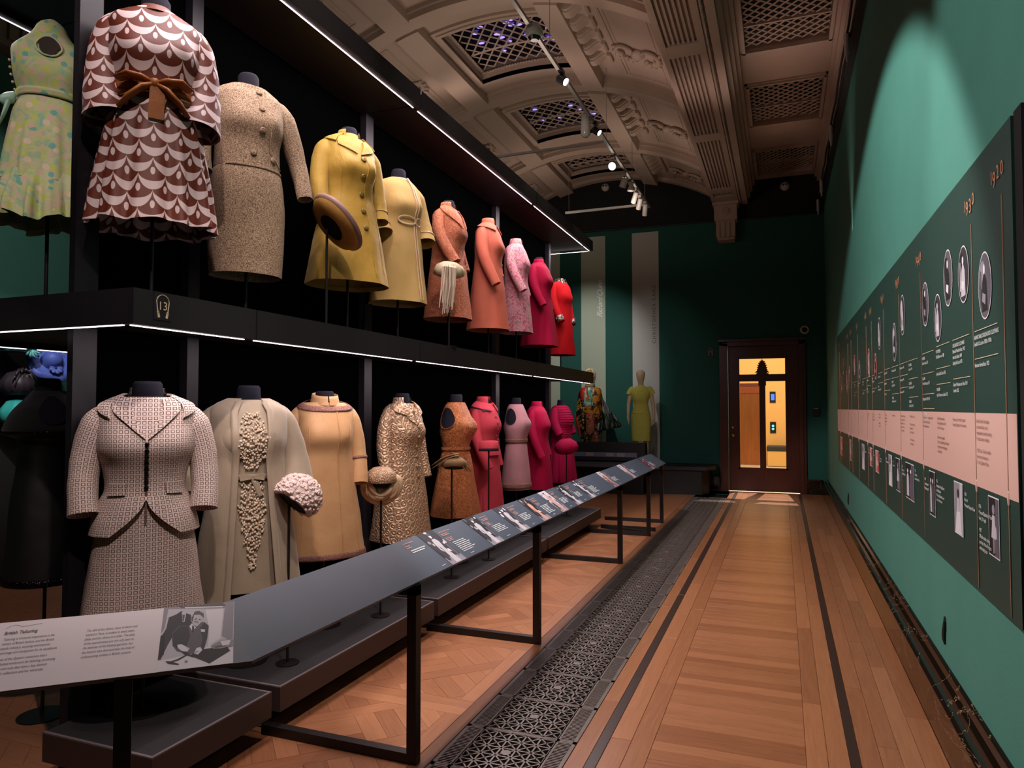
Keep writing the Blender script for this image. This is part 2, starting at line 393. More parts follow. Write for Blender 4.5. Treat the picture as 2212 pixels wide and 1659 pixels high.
# ---- walls
MB().b2(XR, XR + .15, YB, YF + .15, -.1, 6.4).build('wall_right', TEALW, kind='structure')
MB().b2(XL - .15, XL, YB, YF + .15, -.1, 6.4).build('wall_left', TEALW, kind='structure')
MB().b2(XL, XR, YB - .15, YB, -.1, 6.4).build('wall_back', DKTEAL, kind='structure')
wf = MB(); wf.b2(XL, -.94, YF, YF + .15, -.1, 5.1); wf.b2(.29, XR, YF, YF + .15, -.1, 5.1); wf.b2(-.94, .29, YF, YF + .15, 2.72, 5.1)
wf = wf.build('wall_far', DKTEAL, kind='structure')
MB().b2(XL, XR, YF - .004, YF + .15, 5.1, 6.6).build('upper_wall', BLACKW, wf)
MB().cyl((-4.6, YF - .05, 5.13), (.7, YF - .05, 5.06), .018, n=8).build('picture_rail', CABLE, wf)
prof = [(.75, 0), (.66, 0), (.66, .205), (.672, .222), (.69, .225), (.70, .245), (.722, .252), (.732, .275), (.75, .28)]
bs = MB(); n_ = len(prof)
for i, (ya, yb) in enumerate([(YB + .01, 2.4), (2.402, 4.9), (4.902, 7.4), (7.402, 9.9), (9.902, YF)]):
    bs.add([(x, ya, z) for x, z in prof] + [(x, yb, z) for x, z in prof], [(j, j + 1, n_ + j + 1, n_ + j) for j in range(n_ - 1)] + [tuple(range(n_)), tuple(range(2 * n_ - 1, n_ - 1, -1))])
bs.build('baseboard_right', MARBLE, kind='structure')
b2_ = MB().b2(XL, -1.1, YF - .06, YF, 0, .24).b2(.40, .66, YF - .06, YF, 0, .24).b2(.40, .66, YF - .075, YF, .24, .27).b2(XL, -1.1, YF - .075, YF, .24, .27)
b2_.build('baseboard_far', MARBLE, kind='structure')
for y_ in (4.08, 9.5):
    h = MB(); h.tube([(.745, y_ + .01 * math.sin(k), .37 + .14 * k / 6) for k in range(7)], [.004, .011, .012, .012, .011, .008, .003], 6)
    h = h.build('cable_grommet', CABLE); h['label'] = 'black cable slot low on the green wall, ' + ('nearer one under the photographs' if y_ < 5 else 'farther one near the door'); h['category'] = 'cable slot'

# ---- ceiling: shallow plaster barrel vault with skylights over the shelving
XC, ZA, RC, HW = -3.15, 6.16, 3.8, 2.02
def V_(x, y, off=0):
    th = math.asin((x - XC) / RC); r_ = RC - off
    return (XC + r_ * math.sin(th), y, ZA - RC + r_ * math.cos(th))
ce = MB()
def patch(x0, x1, y0, y1, off=0, q=None, sides=0):
    q = q or ce; nx = max(1, int(abs(x1 - x0) / .15) + 1)
    q.grid(lambda u, v: V_(x0 + (x1 - x0) * u, y0 + (y1 - y0) * v, off), nx, 1)
    if sides:
        for yy in (y0, y1): q.grid(lambda u, v: V_(x0 + (x1 - x0) * u, yy, off * v - .01 * (1 - v)), nx, 1)
        for xx in (x0, x1): q.grid(lambda u, v: V_(xx, y0 + (y1 - y0) * u, off * v - .01 * (1 - v)), 1, 1)
RIBS = [-2.7, -.2, 2.2, 4.65, 7.0, 9.32, 11.8, 13.9]
SX0, SX1 = XC - .68, XC + .68
bays = []
for a, b in zip(RIBS, RIBS[1:]):
    s0, s1 = a + .52, min(b - .50, a + 1.85)
    if a > 11: s0, s1 = a + .45, 13.2
    patch(XC - HW, XC + HW, a, s0); patch(XC - HW, XC + HW, s1, b); patch(XC - HW, SX0, s0, s1); patch(SX1, XC + HW, s0, s1); bays.append((s0, s1))
ce.b2(XL - .1, XR + .1, YB - .1, YF + 1, 6.75, 6.85)
ceo = ce.build('ceiling', PLASTER, kind='structure')
for a in RIBS[1:-1]:
    q = MB(); patch(XC - HW, XC + HW, a - .10, a + .10, .12, q, 1); patch(XC - HW, XC + HW, a - .13, a + .13, .05, q, 1)
    q.build('vault_rib', PLASTER, ceo)
q = MB(); patch(XC - HW, XC + HW, YF - .14, YF + .1, .06, q, 1); q.build('vault_rib', PLASTER, ceo)
VIOLET = mat('violet_reflection_glow', (.35, .25, 1), emit=1.6)
SKYG = mat('skylight_glass', '0c0e16', .12)
for bi, ((s0, s1), (a, b)) in enumerate(zip(bays, zip(RIBS, RIBS[1:]))):
    if b < 2: continue
    q = MB()                                   # stepped reveal round the skylight
    for k, (o0, off0, off1) in enumerate([(.10, .035, .035), (.05, .055, .055)]):
        for x0, x1, y0, y1 in ((SX0 - o0, SX0, s0 - o0, s1 + o0), (SX1, SX1 + o0, s0 - o0, s1 + o0), (SX0, SX1, s0 - o0, s0), (SX0, SX1, s1, s1 + o0)): patch(x0, x1, y0, y1, off0, q, 1)
    for x in (SX0, SX1): q.grid(lambda u, v: V_(x, s0 + (s1 - s0) * u, .05 - .22 * v), 1, 1)
    for yy in (s0, s1): q.grid(lambda u, v: V_(SX0 + (SX1 - SX0) * u, yy, .05 - .22 * v), 8, 1)
    o0 = -.06
    for x0, x1, y0, y1 in ((SX0, SX0 + .06, s0, s1), (SX1 - .06, SX1, s0, s1), (SX0, SX1, s0, s0 + .05), (SX0, SX1, s1 - .05, s1)): patch(x0, x1, y0, y1, -.08, q)
    q.build('skylight_frame', PLASTER, ceo)
    if b > 6:
        q = MB(); nb = 34
        for i in range(nb + 1):
            q.ball(V_(SX0 + (SX1 - SX0) * i / nb, s1 - .052, -.06), .014, 6)
            if i % 2 == 0: q.ball(V_(SX0 + .062, s0 + (s1 - s0) * i / nb, -.06), .014, 6)
        q.build('bead_moulding', PLASTER, ceo, kind='stuff')
    q = MB()                                   # diagonal lattice
    x0, x1, y0, y1 = SX0 + .06, SX1 - .06, s0 + .05, s1 - .05; st = .150
    def seg(xa, ya, xb, yb, w_):
        ps = [V_(xa + (xb - xa) * t / 6, ya + (yb - ya) * t / 6, -.11) for t in range(7)]; q.tube(ps, w_, 4, cap=False)
    k = x0 - (y1 - y0) * .75
    while k < x1 + (y1 - y0) * .75:
        for sgn in (1, -1):
            pts = []
            for t in range(0, 41):
                yy = y0 + (y1 - y0) * t / 40; xx = k + sgn * (yy - y0) * .75 + (0 if sgn > 0 else (0))
                if x0 <= xx <= x1: pts.append((xx, yy))
            if len(pts) > 1: seg(*pts[0], *pts[-1], .011)
        k += st
    seg(x0, (y0 + y1) / 2 + .18, x1, (y0 + y1) / 2 + .18, .016)
    q.build('lattice', PLASTER, ceo)
    q = MB(); patch(SX0, SX1, s0, s1, -.17, q); q.build('skylight_pane', SKYG, ceo)
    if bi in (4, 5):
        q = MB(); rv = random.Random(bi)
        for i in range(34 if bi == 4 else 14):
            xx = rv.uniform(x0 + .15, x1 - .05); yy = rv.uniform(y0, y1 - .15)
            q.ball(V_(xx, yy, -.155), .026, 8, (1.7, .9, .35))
        q.build('violet_reflection', VIOLET, ceo)  # glowing blobs stand in for violet reflections in the skylight
# long beams, brackets, side panels with cartouches
def tube_on(q, pts, r_, off): q.tube([V_(x, y, off) for x, y in pts], r_, 6)
BEADS = []
def leafy(q, cx_, cy_, s=1, seed=0):
    rv = random.Random(seed)
    for side in (-1, 1):                      # two scrolls and a shield between them
        pts = []
        for t in range(15):
            a_ = t / 14 * 4.6; r_ = (.16 - .022 * a_) * s
            pts.append((cx_ + side * (.17 * s - r_ * cos(a_) * .8), cy_ - r_ * sin(a_) * 1.0))
        q.tube([V_(x, y, .03) for x, y in pts], [.018 + .022 * t / 14 for t in range(15)], 6)
        for t in range(7):
            a_ = -.4 + t * .42; q.ball(V_(cx_ + side * (.13 + .12 * cos(a_)) * s, cy_ + .20 * s * sin(a_), .02), .05 * s, 6, (1.3, .6, .5), Matrix.Rotation(side * a_, 3, 'Z'))
    q.ball(V_(cx_, cy_ + .02, .02), .09 * s, 8, (1, 1.3, .5))
for bi, (a, b) in enumerate(zip(RIBS, RIBS[1:])):
    if b < 2: continue
    e0, e1 = a + .10, min(b - .10, YF - .05); q = MB()
    patch(-2.46, -2.18, e0, e1, .15, q, 1); patch(-4.24, -3.94, e0, e1, .15, q, 1)
    q.build('long_beam', PLASTER, ceo)
    nbk = 5
    for i in range(nbk):
        yy = e0 + .25 + (e1 - e0 - .95) * i / (nbk - 1)
        q = MB()                              # S-shaped bracket across the recess
        prof_ = [(-2.19 + .25 * t / 10, .045 + .055 * cos(t / 10 * PI) + .022 * sin(t / 10 * 2 * PI)) for t in range(11)]
        for w0, w1, ex in ((-.10, .10, 0), (-.06, .06, .018)):
            V = []
            for x, h_ in prof_:
                for yo, of in ((w0, -.01), (w0, h_ + ex), (w1, h_ + ex), (w1, -.01)): V.append(V_(x, yy + yo, of))
            q.add(V, [(k * 4 + j, k * 4 + j + 1, k * 4 + 4 + j + 1, k * 4 + 4 + j) for k in range(10) for j in range(3)] + [(0, 1, 2, 3), (43, 42, 41, 40)])
        q.tube([V_(-1.95, yy - .10, .02), V_(-1.95, yy + .10, .02)], .03, 8)
        q.build('scroll_bracket', PLASTER, ceo)
    q = MB(); y0, y1 = e0 + .22, e1 - .22
    for xa, xb in ((-1.84, -1.26), (-5.02, -4.46)):
        m1 = (xa + xb) / 2
        for off_, r_ in ((0, .018), (.05, .010)):
            X0, X1, Y0, Y1 = xa + off_, xb - off_, y0 + off_, y1 - off_
            for p0, p1 in (((X0, Y0), (X0, Y1)), ((X0, Y1), (X1, Y1)), ((X1, Y1), (X1, Y0)), ((X1, Y0), (X0, Y0))):
                tube_on(q, [(p0[0] + (p1[0] - p0[0]) * t / 5, p0[1] + (p1[1] - p0[1]) * t / 5) for t in range(6)], r_, .0)
    q.build('panel_moulding', PLASTER, ceo)
    for xa in (-1.55, -4.74):
        q = MB(); leafy(q, xa, (y0 + y1) / 2 + .1, 1.05, bi); q.build('cartouche', PLASTER, ceo, smooth=True)
# fluted main beam, leaf moulding, cornice steps
bm = MB()
bm.b2(-1.17, -.55, YB, YF, 5.40, 6.2).b2(-1.155, -1.10, YB, YF, 5.35, 5.41).b2(-.75, -.70, YB, YF, 5.35, 5.41).b2(-.64, -.55, YB, YF, 5.36, 5.41)
bm.b2(-1.20, -1.15, YB, YF, 5.46, 5.52).b2(-.56, -.50, YB, YF, 5.47, 5.9).b2(-.52, -.46, YB, YF, 5.58, 5.9).b2(-.48, -.42, YB, YF, 5.70, 5.9)
for k in range(-4, 6):
    yy = 7.52 + 2.585 * (k - 0); 
    if YB < yy < YF: bm.b2(-1.10, -.75, yy - .13, yy + .13, 5.352, 5.41)
bm.b2(-1.10, -.75, 13.05, YF, 5.352, 5.41)
beam = bm.build('trim_1', PLASTER, kind='structure')
for k in range(0, 3):
    a, b = [(5.07, 7.39), (7.66, 9.98), (10.24, 12.57)][k]
    for i in range(7):
        x = -1.078 + i * .0505; MB().b2(x, x + .025, a + .01, b - .01, 5.362, 5.41).build('flute_fillet', PLASTER, beam)
q = MB()
for i in range(9): q.b2(-1.078 + i * .0505, -1.078 + i * .0505 + .025, 12.84, 13.0, 5.362, 5.41) if i < 7 else None
for i in range(190):
    yy = 4.2 + i * .05
    q.tube([(-.70, yy, 5.40), (-.675, yy + .012, 5.365), (-.65, yy + .03, 5.40)], [.016, .024, .012], 5)
q.build('leaf_moulding', PLASTER, beam, kind='stuff')
cor = MB(); cor.b2(-1.13, -.73, YF - .32, YF, 5.02, 5.36).b2(-1.16, -.70, YF - .36, YF, 5.30, 5.36).b2(-1.10, -.76, YF - .29, YF, 4.72, 5.04)
for i in range(4): cor.b2(-1.08 + i * .09, -1.08 + i * .09 + .045, YF - .31, YF - .28, 4.70, 4.98)
cor.b2(-1.08, -.78, YF - .27, YF, 4.66, 4.73)
cor = cor.build('trim_2', PLASTER, kind='structure')
M = Matrix.Rotation(PI / 2, 3, 'X')
q = MB(); q.lathe([(.0, .02), (.02, .02), (.03, .008), (.045, .008), (.05, .02), (.065, .02), (.075, 0)], (-.93, YF - .322, 5.18), 20, M); q.build('roundel', PLASTER, cor)
# right aisle: flat coffers with lattice grilles
ca = MB(); ZC = 5.80
COF = [(2.3, 3.6), (4.75, 6.1), (7.35, 8.66), (9.62, 10.98), (12.1, 13.36)]
xs0, xs1 = -.36, .56
last = YB
for y0, y1 in COF:
    ca.b2(-.56, XR, last, y0, ZC, ZC + .3); ca.b2(-.56, xs0, y0, y1, ZC, ZC + .3); ca.b2(xs1, XR, y0, y1, ZC, ZC + .3); last = y1
ca.b2(-.56, XR, last, YF, ZC, ZC + .3)
ca = ca.build('trim_3', PLASTER, kind='structure')
for y0, y1 in COF[1:]:
    q = MB()
    for d, z0 in ((.0, ZC - .02), (.045, ZC - .045)):
        a, b, c_, e_ = xs0 - .05 + d * .5, xs1 + .05 - d * .5, y0 - .05 + d * .5, y1 + .05 - d * .5; w_ = .035
        q.b2(a, a + w_, c_, e_, z0, ZC + .01).b2(b - w_, b, c_, e_, z0, ZC + .01).b2(a, b, c_, c_ + w_, z0, ZC + .01).b2(a, b, e_ - w_, e_, z0, ZC + .01)
    q.build('coffer_frame', PLASTER, ca)
    q = MB(); st = .125; k = xs0 - (y1 - y0)
    while k < xs1 + (y1 - y0):
        for sg in (1, -1):
            pts = [(k + sg * (y1 - y0) * t / 60, y0 + (y1 - y0) * t / 60) for t in range(61)]
            pts = [p for p in pts if xs0 <= p[0] <= xs1]
            if len(pts) > 2: q.tube([(*pts[0], ZC + .05 + sg * .004), (*pts[-1], ZC + .05 + sg * .004)], .011, 4, cap=False)
        k += st
    yy = y0 + (y1 - y0) * .62; q.b2(xs0, xs1, yy - .014, yy + .014, ZC + .02, ZC + .06)
    q.build('lattice', PLASTER, ca)
    MB().b2(xs0, xs1, y0, y1, ZC + .22, ZC + .24).build('duct_backing', VOID, ca)
cr = MB()
for i, (x, z) in enumerate([(.60, 5.74), (.64, 5.66), (.68, 5.56), (.71, 5.47)]): cr.b2(x, XR, YB, YF, z, ZC + .01)
cr.build('trim_4', PLASTER, kind='structure')
# left aisle, seen only past the end of the shelving
la = MB().b2(XL, -5.15, YB, YF, 5.80, 6.1).b2(-5.75, -5.13, YB, YF, 5.40, 6.2).b2(XL, XL + .2, YB, YF, 5.0, 5.8)
for i in range(60): la.b2(XL + .2, XL + .24, 2.0 + i * .12, 2.06 + i * .12, 5.06, 5.75)
la.build('trim_5', PLASTER, kind='structure')

# ---- striped hangings on the far wall, sign and fittings
LGREY = mat('pale_grey_hanging', 'b4b2ae', .8); LGRN = mat('pale_green_hanging', 'a6ae9c', .8)
for x0, x1, m_, lb in ((-4.72, -4.22, LGRN, 'pale green wall stripe farthest left, mostly hidden behind the shelving'), (-3.77, -3.27, LGRN, 'tall pale green wall stripe with a white signature'), (-2.73, -2.21, LGREY, 'tall pale grey wall stripe with upright grey capitals')):
    o = MB().b2(x0, x1, YF - .012, YF - .001, .0, 5.0).build('wall_stripe', m_); o['label'] = lb; o['category'] = 'wall graphic'
    if x1 == -3.27:
        t_ = text('Richard Quinn', o, (-3.335, YF - .014, 3.36), .155, WHITEI, rot=(PI / 2, -PI / 2, 0), shear=.45, space=.82, name='signature')
    if x1 == -2.21:
        text('CHRISTOPHER KANE', o, (-2.27, YF - .014, 2.80), .098, mat('grey_letters', '6d6d6a', .7), rot=(PI / 2, -PI / 2, 0), space=1.3, bold=.001)
def headphone_sign(name, num, loc, rz, h, m, label):
    t_ = thing(name, label, 'sign', loc, rz); s = h / .2
    pl = MB().box((0, 0, 0), (.16 * s, .002, .215 * s)).build('plaque', BLACKP, t_)
    q = MB(); pts = []
    for i in range(19): a = PI * i / 18; pts.append((.058 * s * cos(a), -.0025, (.03 + .058 * sin(a)) * s))
    pts = [(.045 * s, -.0025, -.06 * s)] + pts + [(-.045 * s, -.0025, -.06 * s)]
    for p0, p1 in zip(pts, pts[1:]):
        d = Vector(p1) - Vector(p0); q.box((Vector(p0) + Vector(p1)) / 2, (d.length + .002, .002, .006 * s), 0, 0, -math.atan2(d.z, d.x))
    for sg in (-1, 1): q.box((sg * .041 * s, -.0025, -.065 * s), (.018 * s, .002, .05 * s), 0, 0, sg * .25)
    q.build('headphone_outline', m, t_)
    text(num, t_, (0, -.0025, -.028 * s), .092 * s, m, align='CENTER', name='numeral')
    return t_
headphone_sign('audio_sign', '15', (-1.25, YF - .004, 2.61), 0, .16, mat('sign_grey', '9a9a96', .6), 'small grey headphone sign reading 15 on the dark wall left of the door')
for x, z, lb in ((-3.26, 5.98, 'round white twin-lens beam detector under the arch of the vault'), (.10, 5.62, 'round white twin-lens beam detector high above the door')):
    t_ = thing('beam_detector', lb, 'detector', (x, YF, z)); M = Matrix.Rotation(PI / 2, 3, 'X')
    q = MB(); q.lathe([(.0, .07), (.05, .065), (.075, .04), (.08, 0)], (0, 0, 0), 16, M); q.build('housing', WHITEM, t_, smooth=True)
    q = MB()
    for sx in (-.026, .026): q.ball((sx, -.062, .02), .02, 8)
    q.build('lens', VOID, t_)
t_ = thing('dome_camera', 'white ring security camera on the dark wall above the door corner', 'camera', (.40, YF, 2.96)); M = Matrix.Rotation(PI / 2, 3, 'X')
q = MB(); q.lathe([(.045, .03), (.055, .045), (.075, .03), (.08, 0)], (0, 0, 0), 20, M); q.build('ring', WHITEM, t_, smooth=True)
q = MB(); q.ball((0, -.02, 0), .047, 12); q.build('dome', VOID, t_, smooth=True)
t_ = thing('wall_box', 'small dark box on the wall right of the door with a white top', 'control box', (.57, YF, 1.47))
MB().box((0, -.03, 0), (.10, .06, .12)).build('housing', STEEL, t_); MB().box((.0, -.035, .068), (.07, .05, .012)).build('cap', WHITEM, t_)

# ---- door with frame, glass and the lobby beyond
d1 = MB()
for (x0, x1, z0, z1, dy) in ((-1.085, -.94, 0, 2.80, .06), (.29, .405, 0, 2.80, .06), (-1.085, .405, 2.72, 2.80, .06), (-1.04, -.94, 0, 2.75, .09), (.29, .36, 0, 2.75, .09), (-1.04, .36, 2.70, 2.76, .09), (-1.10, .42, 2.78, 2.82, .11)):
    d1.b2(x0, x1, YF - dy, YF + .02, z0, z1)
dr = d1.build('door_1', MAHOG, kind='structure')
lf = MB()
for (x0, x1, z0, z1) in ((-.935, -.733, .01, 2.715), (.062, .2895, .01, 2.715), (-.733, .062, .01, .445), (-.733, .062, 2.46, 2.715), (-.733, .062, 2.045, 2.165), (-.386, -.281, .445, 2.045)):
    lf.b2(x0, x1, YF + .02, YF + .07, z0, z1)
for (x0, x1, z0, z1) in ((-.765, -.733, .42, 2.49), (.062, .094, .42, 2.49), (-.765, .094, .415, .447), (-.765, .094, 2.46, 2.49), (-.74, .07, 2.15, 2.17), (-.74, .07, 2.04, 2.06), (-.40, -.267, 1.96, 2.04)):
    lf.b2(x0, x1, YF + .005, YF + .03, z0, z1)
lf = lf.build('door_leaf', MAHOG, dr)
q = MB(); q.b2(-.44, -.22, YF + .01, YF + .05, 2.165, 2.19).b2(-.42, -.25, YF + .01, YF + .05, 2.19, 2.21)
HP = [(.125, 0), (.11, .022), (.085, .045), (.098, .06), (.074, .075), (.094, .10), (.066, .108), (.086, .145), (.056, .145), (.070, .185), (.042, .18), (.050, .215), (.026, .208), (.028, .235), (.012, .222), (0, .262)]
pts = [(x - .333, z + 2.20) for x, z in HP] + [(-x - .333, z + 2.20) for x, z in HP[-2::-1]]; k = len(pts)
q.add([(x, YF + .02, z) for x, z in pts] + [(x, YF + .045, z) for x, z in pts], [tuple(range(k)), tuple(range(2 * k - 1, k - 1, -1))] + [(i, k + i, k + (i + 1) % k, (i + 1) % k) for i in range(k)])
q.build('palmette', MAHOG, lf)
def glass_fn():
    m = bpy.data.materials.new('door_glass'); m.use_nodes = True; t = m.node_tree; t.nodes.clear()
    o = t.nodes.new('ShaderNodeOutputMaterial'); a = t.nodes.new('ShaderNodeBsdfTransparent'); g = t.nodes.new('ShaderNodeBsdfGlossy'); g.inputs[1].default_value = .02
    x = t.nodes.new('ShaderNodeMixShader'); x.inputs[0].default_value = .05
    t.links.new(a.outputs[0], x.inputs[1]); t.links.new(g.outputs[0], x.inputs[2]); t.links.new(x.outputs[0], o.inputs[0]); return m
GLASS = glass_fn()
for x0, x1, z0, z1 in ((-.733, .062, 2.165, 2.46), (-.733, -.386, .445, 2.045), (-.281, .062, .445, 2.045)):
    MB().b2(x0, x1, YF + .04, YF + .046, z0, z1).build('pane', GLASS, lf)
BRASS = mat('brass', 'b8935a', .25, 1)
q = MB(); q.lathe([(.03, 0), (.03, .008), (.012, .012), (.012, .045), (.03, .055), (.03, .075), (.018, .085), (0, .086)], (-.861, YF + .005, 1.04), 14, Matrix.Rotation(PI / 2, 3, 'X')); q.build('door_knob', BRASS, lf, smooth=True)
q = MB(); q.lathe([(.018, 0), (.018, .006), (0, .008)], (-.861, YF + .015, 1.18), 12, Matrix.Rotation(PI / 2, 3, 'X')); q.build('lock_escutcheon', BRASS, lf)
CREAMW = mat('lobby_cream_paint', 'd8b070', .7); COPPER = mat('copper_lift_door', 'a8653c', .3, .8, fn=lambda t: mixc(t, noise(t, coords(t, 'Object', (8, 1, .6)), 2, 3), hx('9a5a36'), hx('c58050')))
lob = MB(); LY = 20.3
lob.b2(-2.6, 1.6, LY, LY + .1, 0, 4.9).b2(-2.7, -2.6, YF + .15, LY, 0, 4.9).b2(1.6, 1.7, YF + .15, LY, 0, 4.9).b2(-2.7, 1.7, YF + .15, LY + .1, 4.9, 5.0)
lob = lob.build('wall_lobby', CREAMW, kind='structure')
MB().b2(-2.6, 1.6, YF + .0, LY, -.06, -.005).build('floor_lobby', mat('lobby_stone', 'cfc8b4', .3), kind='structure')
t_ = thing('lift_door', 'copper lift doors seen through the left pane of the door', 'lift door', (-.95, LY - .03, 0))
MB().b2(-.75, .0, 0, .03, 0, 1.95).build('door_panel', COPPER, t_); MB().b2(.006, .42, 0, .03, 0, 1.95).build('door_panel', COPPER, t_)
MB().b2(-.8, .48, -.02, .04, 1.95, 2.14).build('lintel', mat('red_brown_lintel', '8a4a30', .4, .4), t_); MB().b2(-.8, .48, -.03, .04, 2.14, 2.22).build('top_rail', mat('dark_red_rail', '5a2c26', .4), t_)
for nm, z, m_, lb in (('lift_indicator', 1.84, mat('blue_screen', (.03, .12, 1), emit=1.6), 'small wall screen glowing blue beside the lift'), ('lift_call_panel', 1.02, mat('cyan_button', (.1, .7, .9), emit=1.6), 'dark call panel with two glowing cyan buttons beside the lift')):
    t_ = thing(nm, lb, 'lift control', (-.23, LY - .01, z)); MB().box((0, 0, 0), (.15, .02, .30)).build('plate', STEEL, t_)
    q = MB()
    if 'indicator' in nm: q.box((0, -.012, .0), (.09, .004, .17))
    else:
        for s in (-1, 1): q.lathe([(0, .006), (.028, .006), (.032, 0)], (0, -.012, s * .04), 12, Matrix.Rotation(PI / 2, 3, 'X'))
    q.build('screen' if 'ind' in nm else 'button', m_, t_)
t_ = thing('lobby_bench', 'cream box bench with dark padded top seen through the right pane', 'bench', (.05, LY - .25, 0))
MB().b2(-.42, .42, -.2, .2, .01, .40).build('box', mat('bench_cream', 'd9b06a', .6), t_)
o = MB().b2(-.44, .44, -.22, .22, .40, .54).build('cushion', mat('bench_pad', '2a2c30', .6), t_); bv = o.modifiers.new('b', 'BEVEL'); bv.width = .03; bv.segments = 3

# ---- ceiling track with its lamps
tr = thing('lighting_track', 'long grey suspended lighting track running down the vault with two cross arms', 'lighting track', (-2.1, 5, 5.03))
MB().box((0, 3.45, 0), (.035, 7.3, .035)).build('rail', GREYM, tr)
MB().box((-.74, 6.93, 0), (1.45, .035, .035)).build('cross_rail', WHITEM, tr)
MB().box((-.95, 3.9, -.0), (1.9, .03, .03)).build('cross_rail', GREYM, tr)
for yy in (1.5, 3.9, 5.6): MB().cyl((0, yy, 0), (0, yy, 1.02), .003, n=5).build('hanging_wire', GREYM, tr)
for xx in (-1.4, -.05): MB().cyl((xx, 6.93, 0), (xx, 6.93, 1.05), .003, n=5).build('hanging_wire', GREYM, tr)
LENS = mat('lit_lens', (1, .95, .9), emit=14); CLEAR = mat('frosted_glass_lamp', 'b0aca6', .2)
def spotlamp(x, y, z, d, col, L_, r_, label, lit=0, cat='spotlight'):
    t_ = thing('spotlight', label, cat, (x, y, z)); d = Vector(d).normalized(); q_ = d.to_track_quat('Z', 'Y').to_matrix()
    MB().box((0, 0, .085), (.05, .10, .035)).build('track_adapter', col, t_); MB().cyl((0, 0, .0), (0, 0, .08), .008, n=6).build('stem', col, t_)
    q = MB(); q.lathe([(0, -L_ * .35), (r_ * .8, -L_ * .33), (r_, -L_ * .2), (r_, L_ * .6), (r_ * .88, L_ * .6), (r_ * .8, L_ * .5)], (0, 0, 0), 16, q_); smoothsome(q.build('barrel', col, t_))
    q = MB(); q.lathe([(0, L_ * .5), (r_ * .82, L_ * .5)], (0, 0, 0), 16, q_); q.build('lens', LENS if lit else SKYG, t_)
    return t_
BLK = mat('black_lamp_metal', '161416', .35)
spotlamp(-2.08, 6.82, 4.93, (.75, -.25, -.6), BLK, .13, .045, 'nearer black track spotlight with a bright lens', 1)
spotlamp(-2.08, 8.25, 4.93, (.75, -.2, -.6), BLK, .12, .042, 'farther black track spotlight below the second skylight', 1)
spotlamp(-2.14, 9.5, 4.92, (-.1, -.75, -.42), WHITEM, .13, .06, 'brightly lit spotlight glaring towards the corridor', 1)
spotlamp(-2.14, 10.2, 4.90, (-.4, .3, -.8), WHITEM, .14, .05, 'white track spotlight just beyond the glaring one')
spotlamp(-2.12, 10.95, 4.90, (-.5, .7, -.9), WHITEM, .20, .042, 'first of the three white cylinder spotlights near the track end')
spotlamp(-2.12, 11.32, 4.90, (-.4, .7, -.9), WHITEM, .20, .042, 'middle of the three white cylinder spotlights near the track end')
spotlamp(-2.10, 11.68, 4.90, (-.2, .7, -.9), WHITEM, .22, .042, 'last white cylinder spotlight at the very track end')
t_ = thing('ceiling_sensor', 'white round canister with dark underside hanging on the track near the first skylight', 'sensor', (-2.08, 5.98, 4.98))
q = MB(); q.lathe([(0, .09), (.05, .085), (.075, .04), (.085, -.01), (.06, -.03)], n=18); q.build('housing', WHITEM, t_, smooth=True); MB().cyl((0, 0, -.03), (0, 0, -.06), .05, .035, 12).build('dark_ring', BLK, t_)
t_ = thing('glass_pendant', 'clear glass lamp jar hanging below the track by the second skylight', 'lamp', (-2.14, 8.0, 4.9))
q = MB(); q.lathe([(0, .10), (.05, .10), (.055, 0), (.06, -.10), (.035, -.13), (0, -.135)], n=16); q.build('jar', CLEAR, t_, smooth=True); MB().box((0, 0, .12), (.10, .05, .05)).build('adapter', GREYM, t_)
t_ = thing('small_glass_pendant', 'small clear lamp hanging below the track before its three end cylinders', 'lamp', (-2.10, 10.5, 4.92))
MB().cyl((0, 0, .04), (0, 0, .10), .012, n=8).build('stem', GREYM, t_)
q = MB(); q.lathe([(0, .06), (.05, .06), (.03, 0), (.06, -.07), (.04, -.08), (0, -.08)], n=16); q.build('jar', CLEAR, t_, smooth=True)
# cable tray high on the right wall
t_ = thing('cable_tray', 'bundle of black cables along the top of the green wall', 'cable tray', (.68, 2, 5.2))
rv = random.Random(3)
for k in range(3):
    q = MB(); q.tube([(.03 - .03 * k + .012 * rv.uniform(-1, 1), i * .45, .04 * k + .03 * rv.uniform(-1, 1)) for i in range(27)], .02 - .004 * k, 6); q.build('cable', CABLE, t_)
MB().b2(.0, .06, -1, 11.7, -.06, -.04).build('tray', CABLE, t_)
for i, y_ in enumerate((7.55, 9.95, 12.3, 13.45)):
    t_ = thing('wall_washer', 'white wall lamp hanging from the cable run, ' + ['nearest of the four', 'second from the camera', 'third from the camera', 'farthest by the end wall'][i], 'wall lamp', (.64, y_, 5.14))
    MB().cyl((0, 0, .10), (0, 0, -.10), .024, n=10).build('body', WHITEM, t_); MB().cyl((.002, 0, -.10), (.004, 0, -.17), .015, .011, 8).build('tip', WHITEM, t_); MB().box((.02, 0, .09), (.05, .02, .05)).build('bracket', BLK, t_)
